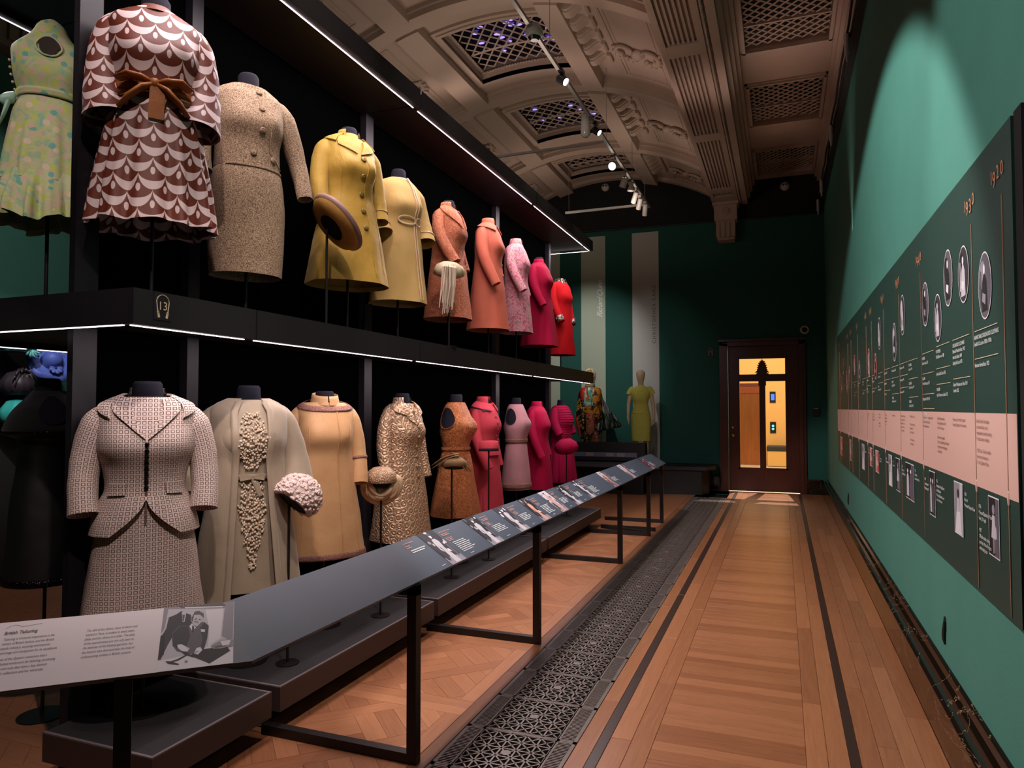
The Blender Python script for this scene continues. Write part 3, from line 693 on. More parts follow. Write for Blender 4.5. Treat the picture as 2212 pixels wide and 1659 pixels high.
# ================================================================ DISPLAY SHELVING
sh = thing('display_shelving', 'long black two-tier display shelving with lit shelf edges running down the left side', 'shelving', (-2.9, 5.7, 0))
SL = Matrix.Translation((2.9, -5.7, 0))
def W(q):                                      # world coordinates into the shelving's own
    q.v = [(x + 2.9, y - 5.7, z) for x, y, z in q.v]; return q
SLABS = [(2.05, 2.745), (2.755, 4.41), (4.42, 6.965), (6.975, 9.0), (9.005, 9.34)]
for (a, b) in SLABS:
    for z0, z1, nm in ((1.915, 2.03, 'shelf'), (3.735, 3.84, 'canopy')):
        o = W(MB().b2(-4.02, -2.4, a, b, z0, z1)).build(nm, BLACKP, sh)
        for xa, xb in ((-2.455, -2.40), (-4.02, -3.95)): W(MB().b2(xa, xb, a, b, z0 - .03, z0)).build('edge_lip', BLACKP, o)
        for xa in (-2.448, -4.0): W(MB().b2(xa, xa + .006, a + .025, b - .03, z0 - .034, z0 - .030)).build('led_strip', LEDM, o)
        if a < 2.1: W(MB().b2(-3.95, -2.46, a, a + .03, z0 - .03, z0)).build('edge_lip', BLACKP, o); W(MB().b2(-3.95, -2.47, a + .010, a + .020, z0 - .034, z0 - .030)).build('led_strip', LEDM, o)
        if b > 9.3 and z0 > 3: W(MB().b2(-3.0, -2.47, b - .025, b - .015, z0 - .034, z0 - .030)).build('led_strip', LEDM, o)
for a, b in ((2.20, 4.43), (4.44, 6.98), (6.99, 8.85)):
    W(MB().b2(-2.93, -2.90, a, b, .0, 3.735)).build('back_panel', PANELB, sh)
POSTM = mat('post_black_lacquer', '1b171d', .5, spec=.3)
for a, b in ((2.137, 2.25), (2.76, 2.835), (4.40, 4.50), (6.93, 7.03), (8.77, 8.85)):
    for z0, z1 in ((.0, 1.915), (2.03, 3.735)): W(MB().b2(-2.885 if a < 2.2 else -2.93, -2.85, a, b, z0, z1)).build('post', POSTM, sh)
W(MB().b2(-3.985, -2.96, 2.08, 2.15, 3.70, 3.735)).build('end_rail', BLACKP, sh)
headphone_sign('audio_sign', '13', (-2.398, 2.188, 1.971), PI / 2, .108, CREAMI, 'cream headphone sign reading 13 on the front edge of the upper shelf')
# plinths
for i, (a, b, lb) in enumerate([(2.04, 2.71, 'nearest black plinth, under the checked suit'), (2.77, 4.36, 'second black plinth, under the organza and apricot coats'), (4.42, 6.84, 'third long black plinth, under the gold and orange garments'), (6.90, 9.12, 'farthest black plinth, under the mauve and magenta garments')]):
    t_ = thing('plinth', 'low ' + lb, 'plinth', (-2.6, (a + b) / 2, 0)); h = (b - a) / 2
    x0, x1 = -.25, .35
    MB().b2(x0, x1, -h, h, .10, .214).build('body', PLSIDE, t_)
    q = MB(); e = .012
    q.b2(x1 - e, x1, -h, h, .214, .220).b2(x0, x1 - e, -h, -h + e, .214, .220).b2(x0, x1 - e, h - e, h, .214, .220); q.build('edge_band', PLEDGE, t_)
    MB().b2(x0, x1 - e, -h + e, h - e, .213, .2175).build('top_felt', PLTOP, t_)
    MB().b2(x0 + .05, x1 - .14, -h + .06, h - .06, .0, .10).build('recessed_foot', VOID, t_)

# ================================================================ LABEL RAIL
rail = thing('label_rail', 'long slanted label rail on black legs wrapping the front of the display', 'label rail', (-1.5, 1.718, 0))
def WR(q): q.v = [(x + 1.5, y - 1.718, z) for x, y, z in q.v]; return q
LW, ZL, ZU = .20, .787, .918                    # plan width, lower and upper edge heights
dx_, dy_ = .741, .671
def slab(P, th=.016):                           # quad lower-a, lower-b, upper-b, upper-a with thickness
    n = (Vector(P[1]) - Vector(P[0])).cross(Vector(P[3]) - Vector(P[0])).normalized()
    if n.z < 0: n = -n
    q = MB(); q.add([Vector(p) for p in P] + [Vector(p) - n * th for p in P], [(0, 1, 2, 3), (7, 6, 5, 4)] + [(i, 4 + i, 4 + (i + 1) % 4, (i + 1) % 4) for i in range(4)]); return q
c0 = (-1.5, 1.718); ci = (-1.5 - LW, 1.718 + .445 * LW); S_ = 1.30
P2 = [(c0[0], c0[1], ZL), (-1.5, 9.80, ZL), (-1.5 - LW, 9.76, ZU), (ci[0], ci[1], ZU)]
long_b = WR(slab(P2)).build('long_board', SLATE, rail)
P1 = [(c0[0] - dx_ * S_, c0[1] - dy_ * S_, ZL), (c0[0], c0[1], ZL), (ci[0], ci[1], ZU), (ci[0] - dx_ * S_, ci[1] - dy_ * S_, ZU)]
intro = WR(slab(P1)).build('intro_board', SLATE, rail)
# local frames on the two boards: u along the board, v up the slope
uL = Vector((0, 1, 0)); vL = (Vector(P2[3]) - Vector(P2[0])); vL = Vector((-LW, 0, ZU - ZL)).normalized(); nL = uL.cross(vL) * -1; SLOPE = math.hypot(LW, ZU - ZL)
if nL.z < 0: nL = -nL
uI = Vector((dx_, dy_, 0)).normalized(); vI = Vector((-dy_ * LW, dx_ * LW, ZU - ZL)).normalized(); nI = uI.cross(vI)
if nI.z < 0: nI = -nI
BO = Vector((-1.5, 1.718, 0))
def frame(o_, u, v, n, off): return Matrix(((u.x, v.x, n.x, o_.x + n.x * off), (u.y, v.y, n.y, o_.y + n.y * off), (u.z, v.z, n.z, o_.z + n.z * off), (0, 0, 0, 1)))
OI = Vector((c0[0] - dx_ * S_, c0[1] - dy_ * S_, ZL)) - BO; OL = Vector((-1.5, 0, ZL)) - BO
def poly2(q, pts, z=0): q.add([(x, y, z) for x, y in pts], [tuple(range(len(pts)))]); return q
def on_intro(q, name, m, lift, parent=None, **k):
    M = frame(OI, uI, vI, nI, lift); q.v = [tuple(M @ Vector(p)) for p in q.v]; return q.build(name, m, parent or intro, **k)
def on_long(q, name, m, lift, parent=None, **k):
    M = frame(OL, uL, vL, nL, lift); q.v = [tuple(M @ Vector(p)) for p in q.v]; return q.build(name, m, parent or long_b, **k)
# photo spans the last stretch before the corner; white text field before it
PU0, PU1 = 1.040, 1.246
on_intro(poly2(MB(), [(0, 0), (PU0, 0), (PU0, SLOPE), (0, SLOPE)]), 'text_field', WHITEB, .0012)
GR = [mat('photo_grey_%d' % i, c, .6) for i, c in enumerate(['0f0d12', '2e2a32', '57525c', '8b8590', 'bdb6c0', 'd9d3da'])]
pw, ph = PU1 - PU0, SLOPE
def photo(parts, origin, sx, sy, place, name, parent=None, lift=.0014):
    q = MB()
    for k, (ci_, pts) in enumerate(parts):
        q.cur = ci_; poly2(q, [(origin[0] + x * sx, origin[1] + y * sy) for x, y in pts], k * .00005)
    return place(q, name, PHM, lift, parent)
PHM = GR
def ell(cx_, cy_, a, b, n=14, rot=0): return [(cx_ + a * cos(2 * PI * i / n) * cos(rot) - b * sin(2 * PI * i / n) * sin(rot), cy_ + a * cos(2 * PI * i / n) * sin(rot) + b * sin(2 * PI * i / n) * cos(rot)) for i in range(n)]
def TC(pts):
    out = []
    for x, y in pts:
        u = (x - 1240) / (545 + 12 * (y - 400) / 450); yb = 890 - 65 * u; yt = 390 - 50 * u; out.append((min(max(u, 0), 1), min(max((yb - y) / (yb - yt), 0), 1)))
    return out
TAILOR = [(4, [(0, 0), (1, 0), (1, 1), (0, 1)]), (3, TC([(1240, 385), (1500, 360), (1780, 330), (1760, 395), (1380, 400), (1240, 400)])), (2, TC([(1360, 378), (1690, 350), (1720, 372), (1690, 380), (1370, 392)])), (5, TC([(1400, 385), (1700, 378), (1690, 388), (1400, 395)])),
          (5, TC([(1560, 410), (1700, 400), (1690, 640), (1600, 700), (1600, 560)])), (3, TC([(1710, 400), (1780, 350), (1785, 640), (1750, 650), (1700, 620)])), (3, TC([(1240, 400), (1275, 400), (1262, 560), (1240, 600)])),
          (1, TC([(1285, 470), (1340, 445), (1375, 418), (1400, 430), (1450, 450), (1470, 520), (1440, 560), (1340, 600), (1300, 690), (1260, 800), (1240, 800), (1240, 640), (1275, 560)])),
          (4, TC([(1378, 425), (1415, 425), (1408, 505), (1393, 510)])), (2, TC([(1385, 450), (1405, 448), (1402, 500), (1394, 505)])),
          (0, TC([(1240, 620), (1270, 600), (1280, 760), (1240, 800)])),
          (5, TC([(1240, 810), (1500, 755), (1620, 690), (1790, 650), (1800, 825), (1238, 890)])),
          (2, TC([(1480, 520), (1440, 540), (1370, 540), (1320, 600), (1335, 690), (1370, 735), (1440, 750), (1520, 770), (1565, 735), (1590, 640), (1595, 540), (1560, 510)])),
          (1, TC([(1440, 545), (1375, 545), (1325, 605), (1340, 700), (1380, 720), (1440, 700), (1460, 620)])), (1, TC([(1530, 560), (1560, 515), (1595, 545), (1590, 640), (1570, 730), (1545, 720), (1555, 640)])),
          (5, TC([(1462, 520), (1500, 555), (1470, 580), (1448, 545)])), (1, TC([(1468, 535), (1485, 548), (1482, 600), (1470, 585)])),
          (4, TC([(1452, 470), (1480, 425), (1530, 425), (1552, 460), (1545, 500), (1505, 548), (1475, 530), (1455, 500)])), (2, TC([(1462, 470), (1478, 425), (1510, 418), (1548, 440), (1552, 478), (1520, 450), (1480, 452)])), (2, TC([(1455, 470), (1475, 455), (1470, 510), (1458, 500)])),
          (3, TC([(1480, 500), (1510, 505), (1505, 520), (1478, 512)])), (0, TC([(1484, 485), (1500, 482), (1500, 489), (1484, 491)])), (0, TC([(1515, 487), (1530, 488), (1529, 494), (1515, 493)])), (3, TC([(1505, 495), (1516, 520), (1504, 522)])),
          (5, TC([(1535, 568), (1570, 572), (1568, 592), (1540, 590)])), (0, TC([(1470, 770), (1560, 725), (1740, 700), (1770, 735), (1620, 828)])),
          (5, TC([(1370, 690), (1400, 685), (1440, 705), (1462, 722), (1450, 742), (1410, 738), (1378, 715)])), (4, TC([(1440, 708), (1466, 715), (1466, 722), (1440, 718)])), (5, TC([(1515, 715), (1545, 708), (1560, 730), (1530, 765), (1500, 755)])), (3, TC([(1505, 745), (1530, 735), (1532, 742), (1508, 756)])),
          (0, TC([(1400, 735), (1440, 745), (1500, 778), (1494, 784), (1430, 760)])), (0, TC([(1295, 812), (1330, 812), (1398, 832), (1396, 838), (1320, 830)])), (0, TC([(1330, 815), (1380, 798), (1450, 760), (1455, 766), (1390, 805), (1340, 820)])),
          (3, TC([(1620, 700), (1700, 655), (1790, 650), (1790, 700), (1700, 720), (1640, 722)])), (2, TC([(1640, 705), (1720, 690), (1740, 702), (1660, 716)])), (5, TC([(1690, 662), (1770, 655), (1760, 690), (1710, 700)])), (3, TC([(1435, 810), (1458, 806), (1460, 818), (1438, 820)]))]
photo(TAILOR, (PU0, 0), pw, ph, on_intro, 'tailor_photograph')
def intro_text(s, u, v, size, m=INKG, **k):
    M = frame(OI, uI, vI, nI, .0022); p = M @ Vector((u, v, 0))
    o = text(s, intro, p, size, m, rot=M.to_euler(), **k); return o
intro_text('British Tailoring', .628, .193, .0150, shear=.12, bold=.0004, sx=.84)
IT = dict(shear=.10, sx=.70, space=.98)
for k, s_ in enumerate(['Tailoring is of central importance in the', 'history of British fashion, and the British', 'textile industry, enjoying international', 'patronage and recognition for its excellence.']): intro_text(s_, .631 + .0015 * k * 0, .1715 - .0160 * k, .0115, **IT)
for k, s_ in enumerate(['Most of the Queen\u2019s couturiers had a', 'dedicated workroom for tailoring, producing', 'coats and suits that were a key element', 'of their collections and her wardrobe.']): intro_text(s_, .631, .1015 - .0158 * k, .0115, **IT)
for k, s_ in enumerate(['The skill of the tailors, many of whom had', 'trained in Paris, is evident in every seam,', 'pleat, pocket, sleeve and collar. The skills', 'of the seamstresses are not only seen on', 'the exterior of the finished garment, but', 'the interior also demonstrates the level of', 'craftsmanship evident in British couture.']): intro_text(s_, .838, .1740 - .0158 * k, .0115, **IT)
q = MB(); pts = [(.628 + .010 * t, .215 + .011 * math.sin(t * .75)) for t in range(5)] + [(.672, .2175), (.716, .2225)]
for p0, p1 in zip(pts, pts[1:]): q.add([(p0[0], p0[1], 0), (p1[0], p1[1], 0), (p1[0], p1[1] + .0010, 0), (p0[0], p0[1] + .0010, 0)], [(0, 1, 2, 3)])
on_intro(q, 'flourish', INKG, .002)
# long board: folds, label texts and the small photographs
def bars(q, x0, y0, n, L_, dy, h, seed):
    rv = random.Random(seed)
    for i in range(n):
        l = L_ * rv.uniform(.7, 1); x = x0
        while x < x0 + l - .004:
            ww = min(rv.uniform(.005, .016), x0 + l - x); poly2(q, [(x, y0 - i * dy), (x + ww, y0 - i * dy), (x + ww, y0 - i * dy + h), (x, y0 - i * dy + h)]); x += ww + .003
RC_ = [mat('photo_rose', 'c99084', .6), mat('photo_blue', '8fa3c4', .6), mat('photo_red', 'a0402c', .6), mat('photo_gold', 'a87c3a', .6), mat('photo_magenta', 'c02a60', .6)]
SITES = [(3.10, 0, 0), (3.62, 0, 1), (4.07, 0, 2), (4.51, 2, 3), (4.94, 1, 4), (5.35, 0, 5), (5.79, 0, 6), (6.68, 3, 7), (7.59, 1, 8), (8.77, 4, 9)]
for i, (yv, kind, sd) in enumerate(SITES):
    wph = .16; rv = random.Random(sd + 40)
    if kind == 0: bgc, dr_, ac = rv.choice([(3, 5, 0), (0, 5, 1), (1, 4, 0)]), 5, 0
    mats_ = GR + RC_
    PHM = mats_
    bg = {0: 1 if i % 2 == 0 else 0, 1: 4, 2: 0, 3: 4, 4: 1}[kind]; body_ = {0: 4, 1: 6, 2: 6, 3: 8, 4: 10}[kind]
    parts = [(bg, [(0, 0), (1, 0), (1, 1), (0, 1)]), (3, [(0, 0), (1, 0), (1, .18), (0, .22)])]
    for k in range(9): parts.append((rv.choice([2, 3, 4, 5, 0]), ell(rv.random(), rv.uniform(.55, .98), rv.uniform(.04, .10), rv.uniform(.03, .07), 8)))
    parts += [(body_, [(.34, .02), (.68, .02), (.62, .34), (.58, .46), (.68, .66), (.60, .76), (.40, .76), (.32, .66), (.42, .46), (.38, .34)]),
              (body_, [(.32, .66), (.26, .44), (.34, .36), (.38, .40), (.36, .5), (.40, .68)]), (5 if kind == 0 else 6, ell(.50, .85, .07, .065, 10)), (0 if kind else 2, ell(.5, .90, .09, .04, 10)),
              (5, [(.60, .34), (.74, .30), (.72, .40), (.62, .42)]), (1, ell(.16, .3, .12, .2, 9)), (2, ell(.86, .36, .10, .22, 9))]
    parts = [(c, [(min(max(x, 0), 1), min(max(y, 0), 1)) for x, y in p]) for c, p in parts]
    photo(parts, (yv - .03 * i * 0, 0), wph, SLOPE, on_long, 'figure_photograph')
    for m_, nm in ((0, 'label_title'), (1, 'label_text')):
        q = MB(); y0 = yv + wph + .025
        if m_ == 0: bars(q, y0, SLOPE - .035, 1, .13, .01, .0045, sd); bars(q, y0, SLOPE - .052, 2, .09, .010, .005, sd + 1); bars(q, y0 + .0, SLOPE - .085, 3, .07, .010, .0045, sd + 2)
        else: bars(q, y0 + .02, SLOPE - .122, 5 if i % 3 else 7, .17 if i < 6 else .2, .0122, .0045, sd + 3); True
        on_long(q, nm, ROSEI if m_ == 0 else WHITEI, .0016)
    q = MB(); bars(q, yv + wph + .085, .018, 1, .05, .01, .003, sd + 5); on_long(q, 'credit_line', WHITEI, .0016)
    if i == 0:
        q = MB(); bars(q, 2.92, SLOPE - .030, 1, .14, .01, .0045, 91); bars(q, 2.92, SLOPE - .048, 2, .05, .012, .006, 92); on_long(q, 'label_title', ROSEI, .0016)
        q = MB(); bars(q, 2.93, SLOPE - .080, 2, .14, .0125, .006, 93); on_long(q, 'label_text', WHITEI, .0016); q = MB(); bars(q, 3.02, .02, 1, .05, .01, .003, 94); on_long(q, 'credit_line', WHITEI, .0016)
PHM = GR
for yy in (2.757, 4.419, 6.964, 8.566):
    q = MB(); s = .045
    q.b2(-1.5 - s, -1.5, yy - s / 2, yy + s / 2, 0, ZL - .012); q.b2(-2.33, -1.5 - s, yy - s / 2, yy + s / 2, 0, s); q.b2(-1.5 - LW + .02, -1.5, yy - s / 2, yy + s / 2, ZL - .06, ZL - .015)
    WR(q).build('leg_frame', STEEL, rail)
q = MB(); s = .045; a_ = math.atan2(-.67, -.74)
q.box((0, 0, (ZL - .012) / 2), (s, s, ZL - .012)); q.box((-.38, 0, s / 2), (.80, s, s))
for m_, (px, py, ang) in ((0, (c0[0] - dx_ * .345 - .02, c0[1] - dy_ * .345 + .02, R(138))), (1, (-1.53, 9.6, R(0)))):
    o = q.build('leg_frame', STEEL, rail) if m_ == 0 else link('leg_frame', o.data, rail)
    o.location = (px + 1.5, py - 1.718, 0); o.rotation_euler = (0, 0, ang + PI if m_ == 0 else 0)
q = MB(); q.b2(-2.2, -1.5, 8.9, 8.945, 0, s); q.box((-1.85, 8.78, s / 2), (.72, .045, .045), R(-24)); WR(q).build('floor_bar', STEEL, rail)

# ================================================================ TIMELINE PANEL on the right wall
tp = thing('timeline_panel', 'large dark green timeline panel with a pink band on the right wall', 'wall panel', (.735, 6.69, 1.55))
XS = .72
def T(x0, x1, y0, y1, z0, z1): return MB().b2(x0 - .735, x1 - .735, y0 - 6.69, y1 - 6.69, z0 - 1.55, z1 - 1.55)
board = T(XS, .7485, 2.74, 10.66, .83, 2.52).build('board', PANELG, tp)
T(XS - .002, XS, 2.741, 10.66, 1.24, 1.53).build('pink_band', PINKB, tp)
T(.728, .7498, 2.66, 2.738, .82, 2.53).build('shadow_gap_strip', VOID, tp)
def ttext(s, y, z, size, m, name='lettering', parent=None, **k): return text(s, parent or tp, (XS - .004 - .735, y - 6.69, z - 1.55), size, m, rot=(PI / 2, 0, -PI / 2), name=name, **k)
def oldstyle(s, y, z, size, m):                 # old-style figures: each digit sits high or low like the print
    x = 0; ob = []
    for ch in s:
        small = ch in '012'; dz = 0 if ch not in '345679' else -size * .22
        o = ttext(ch, y - x, z + dz, size * (.80 if small else .95), m, 'numeral', sx=.92); ob.append(o); x += size * (.34 if ch == '1' else .56)
    d = []
    bpy.context.view_layer.update()
    q = MB()
    for o in ob:
        q.add([o.matrix_local @ v.co for v in o.data.vertices], [tuple(p.vertices) for p in o.data.polygons])
    for o in ob: bpy.data.objects.remove(o)
    return q.build('year_' + 'numeral', m, tp)
DECL = mat('decade_line_ink', '8f6a50', .7)
YEARS = [('1920', 2.85, 2.98), ('1930', 3.27, 3.37), ('1940', 4.38, 4.50), ('1950', 5.15, 5.27), ('1960', 5.89, 6.01), ('1970', 6.65, 6.77), ('1980', 7.05, 7.15), ('1990', 7.83, 7.93), ('2000', 8.54, 8.64), ('2010', 8.95, 9.05), ('2020', 10.21, 10.33)]
for s, yl, yt in YEARS:
    oldstyle(s, yt, 2.355, .088, COPPERI)
    T(XS - .003, XS, yl - .0035, yl + .0035, .84, 2.29).build('decade_line', DECL, tp)
    q = MB(); q.ball((XS - .735 - .002, yl - 6.69, 1.24 - 1.55), .02, 8, (.25, .55, 1.5)); q.build('line_drop', PINKB, tp)
PC = GR + [mat('photo_rose', 'c99084', .6), mat('photo_red', 'a0402c', .6)]
def wall_poly(q, pts, x, ci_=0): q.cur = ci_; q.add([(x - .735, y - 6.69, z - 1.55) for y, z in pts], [tuple(range(len(pts)))])
OV = [(3.085, 2.01, .085, .122, 0), (3.41, 2.11, .085, .115, 0), (3.70, 2.145, .085, .125, 0), (3.94, 1.99, .080, .112, 0), (4.25, 2.10, .085, .112, 0), (5.0, 2.135, .085, .122, 0), (5.355, 1.995, .085, .125, 0), (6.13, 2.13, .085, .12, 0),
      (6.40, 1.89, .08, .10, 1), (6.86, 1.945, .09, .12, 1), (7.66, 1.90, .08, .11, 0), (8.15, 2.0, .08, .10, 1), (8.75, 1.90, .09, .12, 1), (9.1, 1.86, .08, .12, 1), (9.55, 2.03, .08, .12, 0), (9.85, 1.85, .07, .10, 1), (10.1, 1.93, .07, .09, 1)]
for i, (yv, zv, a, b, kd) in enumerate(OV):
    q = MB(); rv = random.Random(i); E_ = lambda cy_, cz_, ea, eb, n=10: [(cy_ + ea * cos(2 * PI * k / n), cz_ + eb * sin(2 * PI * k / n)) for k in range(n)]
    wall_poly(q, E_(yv, zv, a + .006, b + .006, 28), XS - .0030, 5); wall_poly(q, E_(yv, zv, a, b, 28), XS - .0036, 6 + 1 * kd if kd else 2 - i % 2)
    wall_poly(q, E_(yv + a * .3, zv + b * .35, a * .5, b * .45), XS - .0038, rv.choice([0, 3, 4]))
    wall_poly(q, [(yv - a * .45, zv - b * .8), (yv + a * .45, zv - b * .8), (yv + a * .35, zv + b * .1), (yv + a * .12, zv + b * .35), (yv - a * .12, zv + b * .35), (yv - a * .35, zv + b * .1)], XS - .0042, 4 if i % 2 else 0)
    wall_poly(q, E_(yv, zv + b * .5, a * .16, b * .16), XS - .0046, 5)
    wall_poly(q, [(yv - a * .1, zv - b * .6), (yv + a * .4, zv - b * .45), (yv + a * .3, zv - b * .2), (yv - a * .2, zv - b * .3)], XS - .0046, rv.choice([5, 3]))
    wall_poly(q, [(yv + a * .5, zv - b * .6), (yv + a * .62, zv - b * .55), (yv + a * .6, zv + b * .5), (yv + a * .5, zv + b * .5)], XS - .0044, rv.choice([1, 5]))
    q.build('oval_photograph', PC, tp)
SQ = [(2.97, 3.10, 1.01, 1.22, 0), (3.51, 3.66, 1.0, 1.22, 1), (4.09, 4.23, 1.0, 1.22, 2), (4.70, 4.99, 1.0, 1.21, 3), (5.22, 5.39, 1.0, 1.21, 0), (5.57, 5.74, 1.0, 1.21, 1), (6.29, 6.50, 1.03, 1.2, 4), (6.71, 6.90, 1.05, 1.2, 4), (7.33, 7.56, .97, 1.2, 1), (8.62, 8.85, .96, 1.19, 4), (9.82, 10.25, .94, 1.17, 4)]
for i, (ya, yb, za, zb, kd) in enumerate(SQ):
    q = MB(); e = .005; D = lambda pts: [(yb + (ya - yb) * u, za + (zb - za) * v) for u, v in pts]
    wall_poly(q, [(ya - e, za - e), (yb + e, za - e), (yb + e, zb + e), (ya - e, zb + e)], XS - .003, 5)
    wall_poly(q, D([(0, 0), (1, 0), (1, 1), (0, 1)]), XS - .0036, [0, 3, 0, 0, 6][kd])
    wall_poly(q, D([(.6, 0), (1, 0), (1, 1), (.7, 1)]), XS - .0038, [2, 4, 1, 2, 7][kd])
    if kd in (0, 1, 4):
        wall_poly(q, D([(.25, .30), (.75, .30), (.66, .52), (.62, .70), (.38, .70), (.34, .52)]), XS - .0042, 4)
        wall_poly(q, D(ell(.5, .80, .13, .09)), XS - .0042, 3 if kd != 1 else 1); wall_poly(q, D([(.42, .04), (.50, .04), (.52, .30), (.40, .30)]), XS - .0042, 3); wall_poly(q, D([(.54, .06), (.61, .06), (.62, .30), (.54, .30)]), XS - .0042, 3)
        wall_poly(q, D([(.75, .50), (.84, .34), (.78, .32), (.62, .56)]), XS - .0042, 4)
        if kd == 1: wall_poly(q, D([(.1, .0), (.9, 0), (.75, .45), (.3, .42)]), XS - .0046, 5)
    else:
        for k, u in enumerate((.30, .66)):
            wall_poly(q, D([(u - .16, .06), (u + .14, .06), (u + .12, .62), (u + .04, .72), (u - .06, .72), (u - .14, .60)]), XS - .0042, (4, 2)[k]); wall_poly(q, D(ell(u, .79, .08, .06)), XS - .0044, 5)
    q.build('portrait_photograph', PC, tp)
COLS = [(3.25, 1.85, ['INFANT AND CHILDHOOD CLOTHING|Smith & Co active 1920s\u20131930s', 'Norman Hartnell est. 1923']),
        (3.63, 1.85, ['CHILDHOOD CLOTHING|Bernard Weatherill est. 1912|Harrods Ltd est. 1849|Liberty & Co est. 1875', 'Edward Molyneux est. Paris 1919|London 1932']),
        (3.99, 1.85, ['FOOTWEAR|Bird & Brown est. 1885', 'James Lock & Co est. 1765', 'MILLINER|Aage Thaarup est. London 1932']),
        (4.36, 1.84, ['MILLINER|Scott & Co est. 1921', 'MILLINER|Simone Mirman est. 1937', 'Madge Chard 1930\u20131952', 'FOOTWEAR|Rayne 1930\u20131957']),
        (4.80, 1.83, ['FOOTWEAR|Launer est. 1941', 'COUTURIER|Donald Davies est. 1949', 'MILLINER|Kate Day 1947\u201358']), (5.14, 1.83, ['Hardy Amies est. 1945', 'Horrockses est. 1946', 'Ian Thomas est. 1969']),
        (5.50, 1.83, ['Anello & Davide est. 1922', 'MILLINER|Kate Day 1947\u201358', 'MILLINER|Frederick Fox est. 1964']), (5.88, 1.83, ['Susan Small est. 1957', 'Jaeger est. 1884', 'Polly est. 1963']), (6.25, 1.82, ['Anderson est. 1962', 'MILLINER|Graham Smith est. 1967']),
        (6.64, 1.82, ['MILLINER|Marie O\u2019Regan 1972', 'John Anderson 1988']), (7.03, 1.82, ['Kenneth Fleetwood', 'MILLINER|Philip Somerville']), (7.40, 1.82, ['Maureen Rose|1988\u20131989', 'Karl Ludwig 1995']), (7.82, 1.82, ['MILLINER|Stewart Parvin']), (8.2, 1.82, ['Stewart Parvin|est. 1995', 'Angela Kelly|1996']), (8.54, 1.82, ['Rachel Trevor|2006']), (9.1, 1.82, ['Angela Kelly|2002|2009|2012']), (9.6, 1.82, ['Burberry|1989|2012|2018']), (10.0, 1.82, ['Richard Quinn|2018|2020'])]
for yv, zv, blocks in COLS:
    z = zv; big = yv < 4.6; sz = .023 if big else .022; wl = .32 if yv < 3.5 else .30; q = MB()
    for b_ in blocks:
        q.add([(XS - .735 - .0035, yv - 6.69, z - 1.55), (XS - .735 - .0035, yv - wl - 6.69, z - 1.55), (XS - .735 - .0035, yv - wl - 6.69, z - 1.5475), (XS - .735 - .0035, yv - 6.69, z - 1.5475)], [(0, 1, 2, 3)])
        n_ = b_.count('|') + 1; o = ttext(b_.replace('|', '\n'), yv, z - .032, sz, WHITEI, 'maker_list', line=1.12, sx=.82); z -= .032 * n_ + .045
    q.build('divider_lines', CREAMI, tp)
PKT = [(3.25, 'British fashion landscape\nis dominated by court\ndressmakers, mostly copying\nFrench couture designs.\n\n1928 Coco Chanel installs\nher couture house at\n31 rue Cambon, Paris'), (3.66, 'Molyneux and Hartnell support\nPrincess Elizabeth\u2019s first couture'), (4.0, 'Royal Warrants issued\nPrincess Elizabeth coat for\nher 1937 coronation\n\nEarlier works supplied\nto Princess Elizabeth and Princess\nMargaret their matching sets\nand millinery'), (4.36, 'Establishment of London couture\nhouses such as those of\nHartnell and Amies'),
       (4.80, '1947 Dior\u2019s New Look\n\n1942 London designers\ncollaborate on\na utility collection\n\n1949 ready-to-wear\nand royal styles'), (5.14, 'British fashions become\nmore practical for the\nmodern woman and\nthe Queen\u2019s dress\nfor her long days'), (5.52, 'A new generation'), (5.88, 'The youth of\ntoday turn to\nready-to-wear\nboutiques'), (6.25, 'The 1960s see\nhemlines rise\n\nMiniskirts and\ncolour abound'), (6.64, 'Trousers come\ninto fashion for\nwomen of all ages'), (7.03, 'Power dressing\nis the look of\nthe decade'), (7.45, 'Designer\nlabels\nflourish'), (8.2, 'Bright\ncolours\nfor visibility'), (9.0, 'Fur free\nroyal wardrobe'), (9.6, 'London\nFashion\nWeek'), (10.2, 'The Queen\nElizabeth II\nAward')]
BROWNI = mat('brown_ink', '7c5549', .7)
def paras(s, yv, z, size, m, name, line, sx):
    for para in s.split('\n\n'):
        ttext(para, yv, z, size, m, name, line=line, sx=sx); z -= (para.count('\n') + 2) * size * line
for yv, s in PKT: paras(s, yv, 1.492, .0205, BROWNI, 'band_text', 1.12, .9)
CAP = [(3.24, 1.18, '1926\nPrincess Elizabeth of York\nborn, 21 April\n\n1927\nOfficial studio sitting\nportrait of the Princess\nwith teddy bear'), (3.47, 1.20, '1930\nBirth of\nPrincess Margaret Rose'), (4.05, 1.20, '1936\nAccession of King Edward\nand abdication;\nPrincess Elizabeth is now\nheir to the throne'), (4.36, 1.18, '1937\nCoronation of\nKing George VI'), (4.66, 1.2, '1945\nEnd of the\nSecond World War'), (5.13, 1.19, '1952\nAccession of\nQueen Elizabeth II'), (5.53, 1.19, '1953\nCoronation'), (5.87, 1.19, '1960\nPrincess Margaret'), (6.24, 1.19, '1969\nInvestiture of the\nPrince of Wales'), (6.64, 1.19, '1977\nSilver Jubilee'), (7.02, 1.19, '1981\nRoyal Wedding'), (7.30, 1.18, '1986\nPrince Andrew'), (8.58, 1.17, '2002\nGolden Jubilee'), (9.2, 1.15, '2011\n2012'), (9.75, 1.14, '2018\n2022')]
for yv, zv, s in CAP: paras(s, yv, zv - .02, .021, WHITEI, 'caption', 1.1, .85)

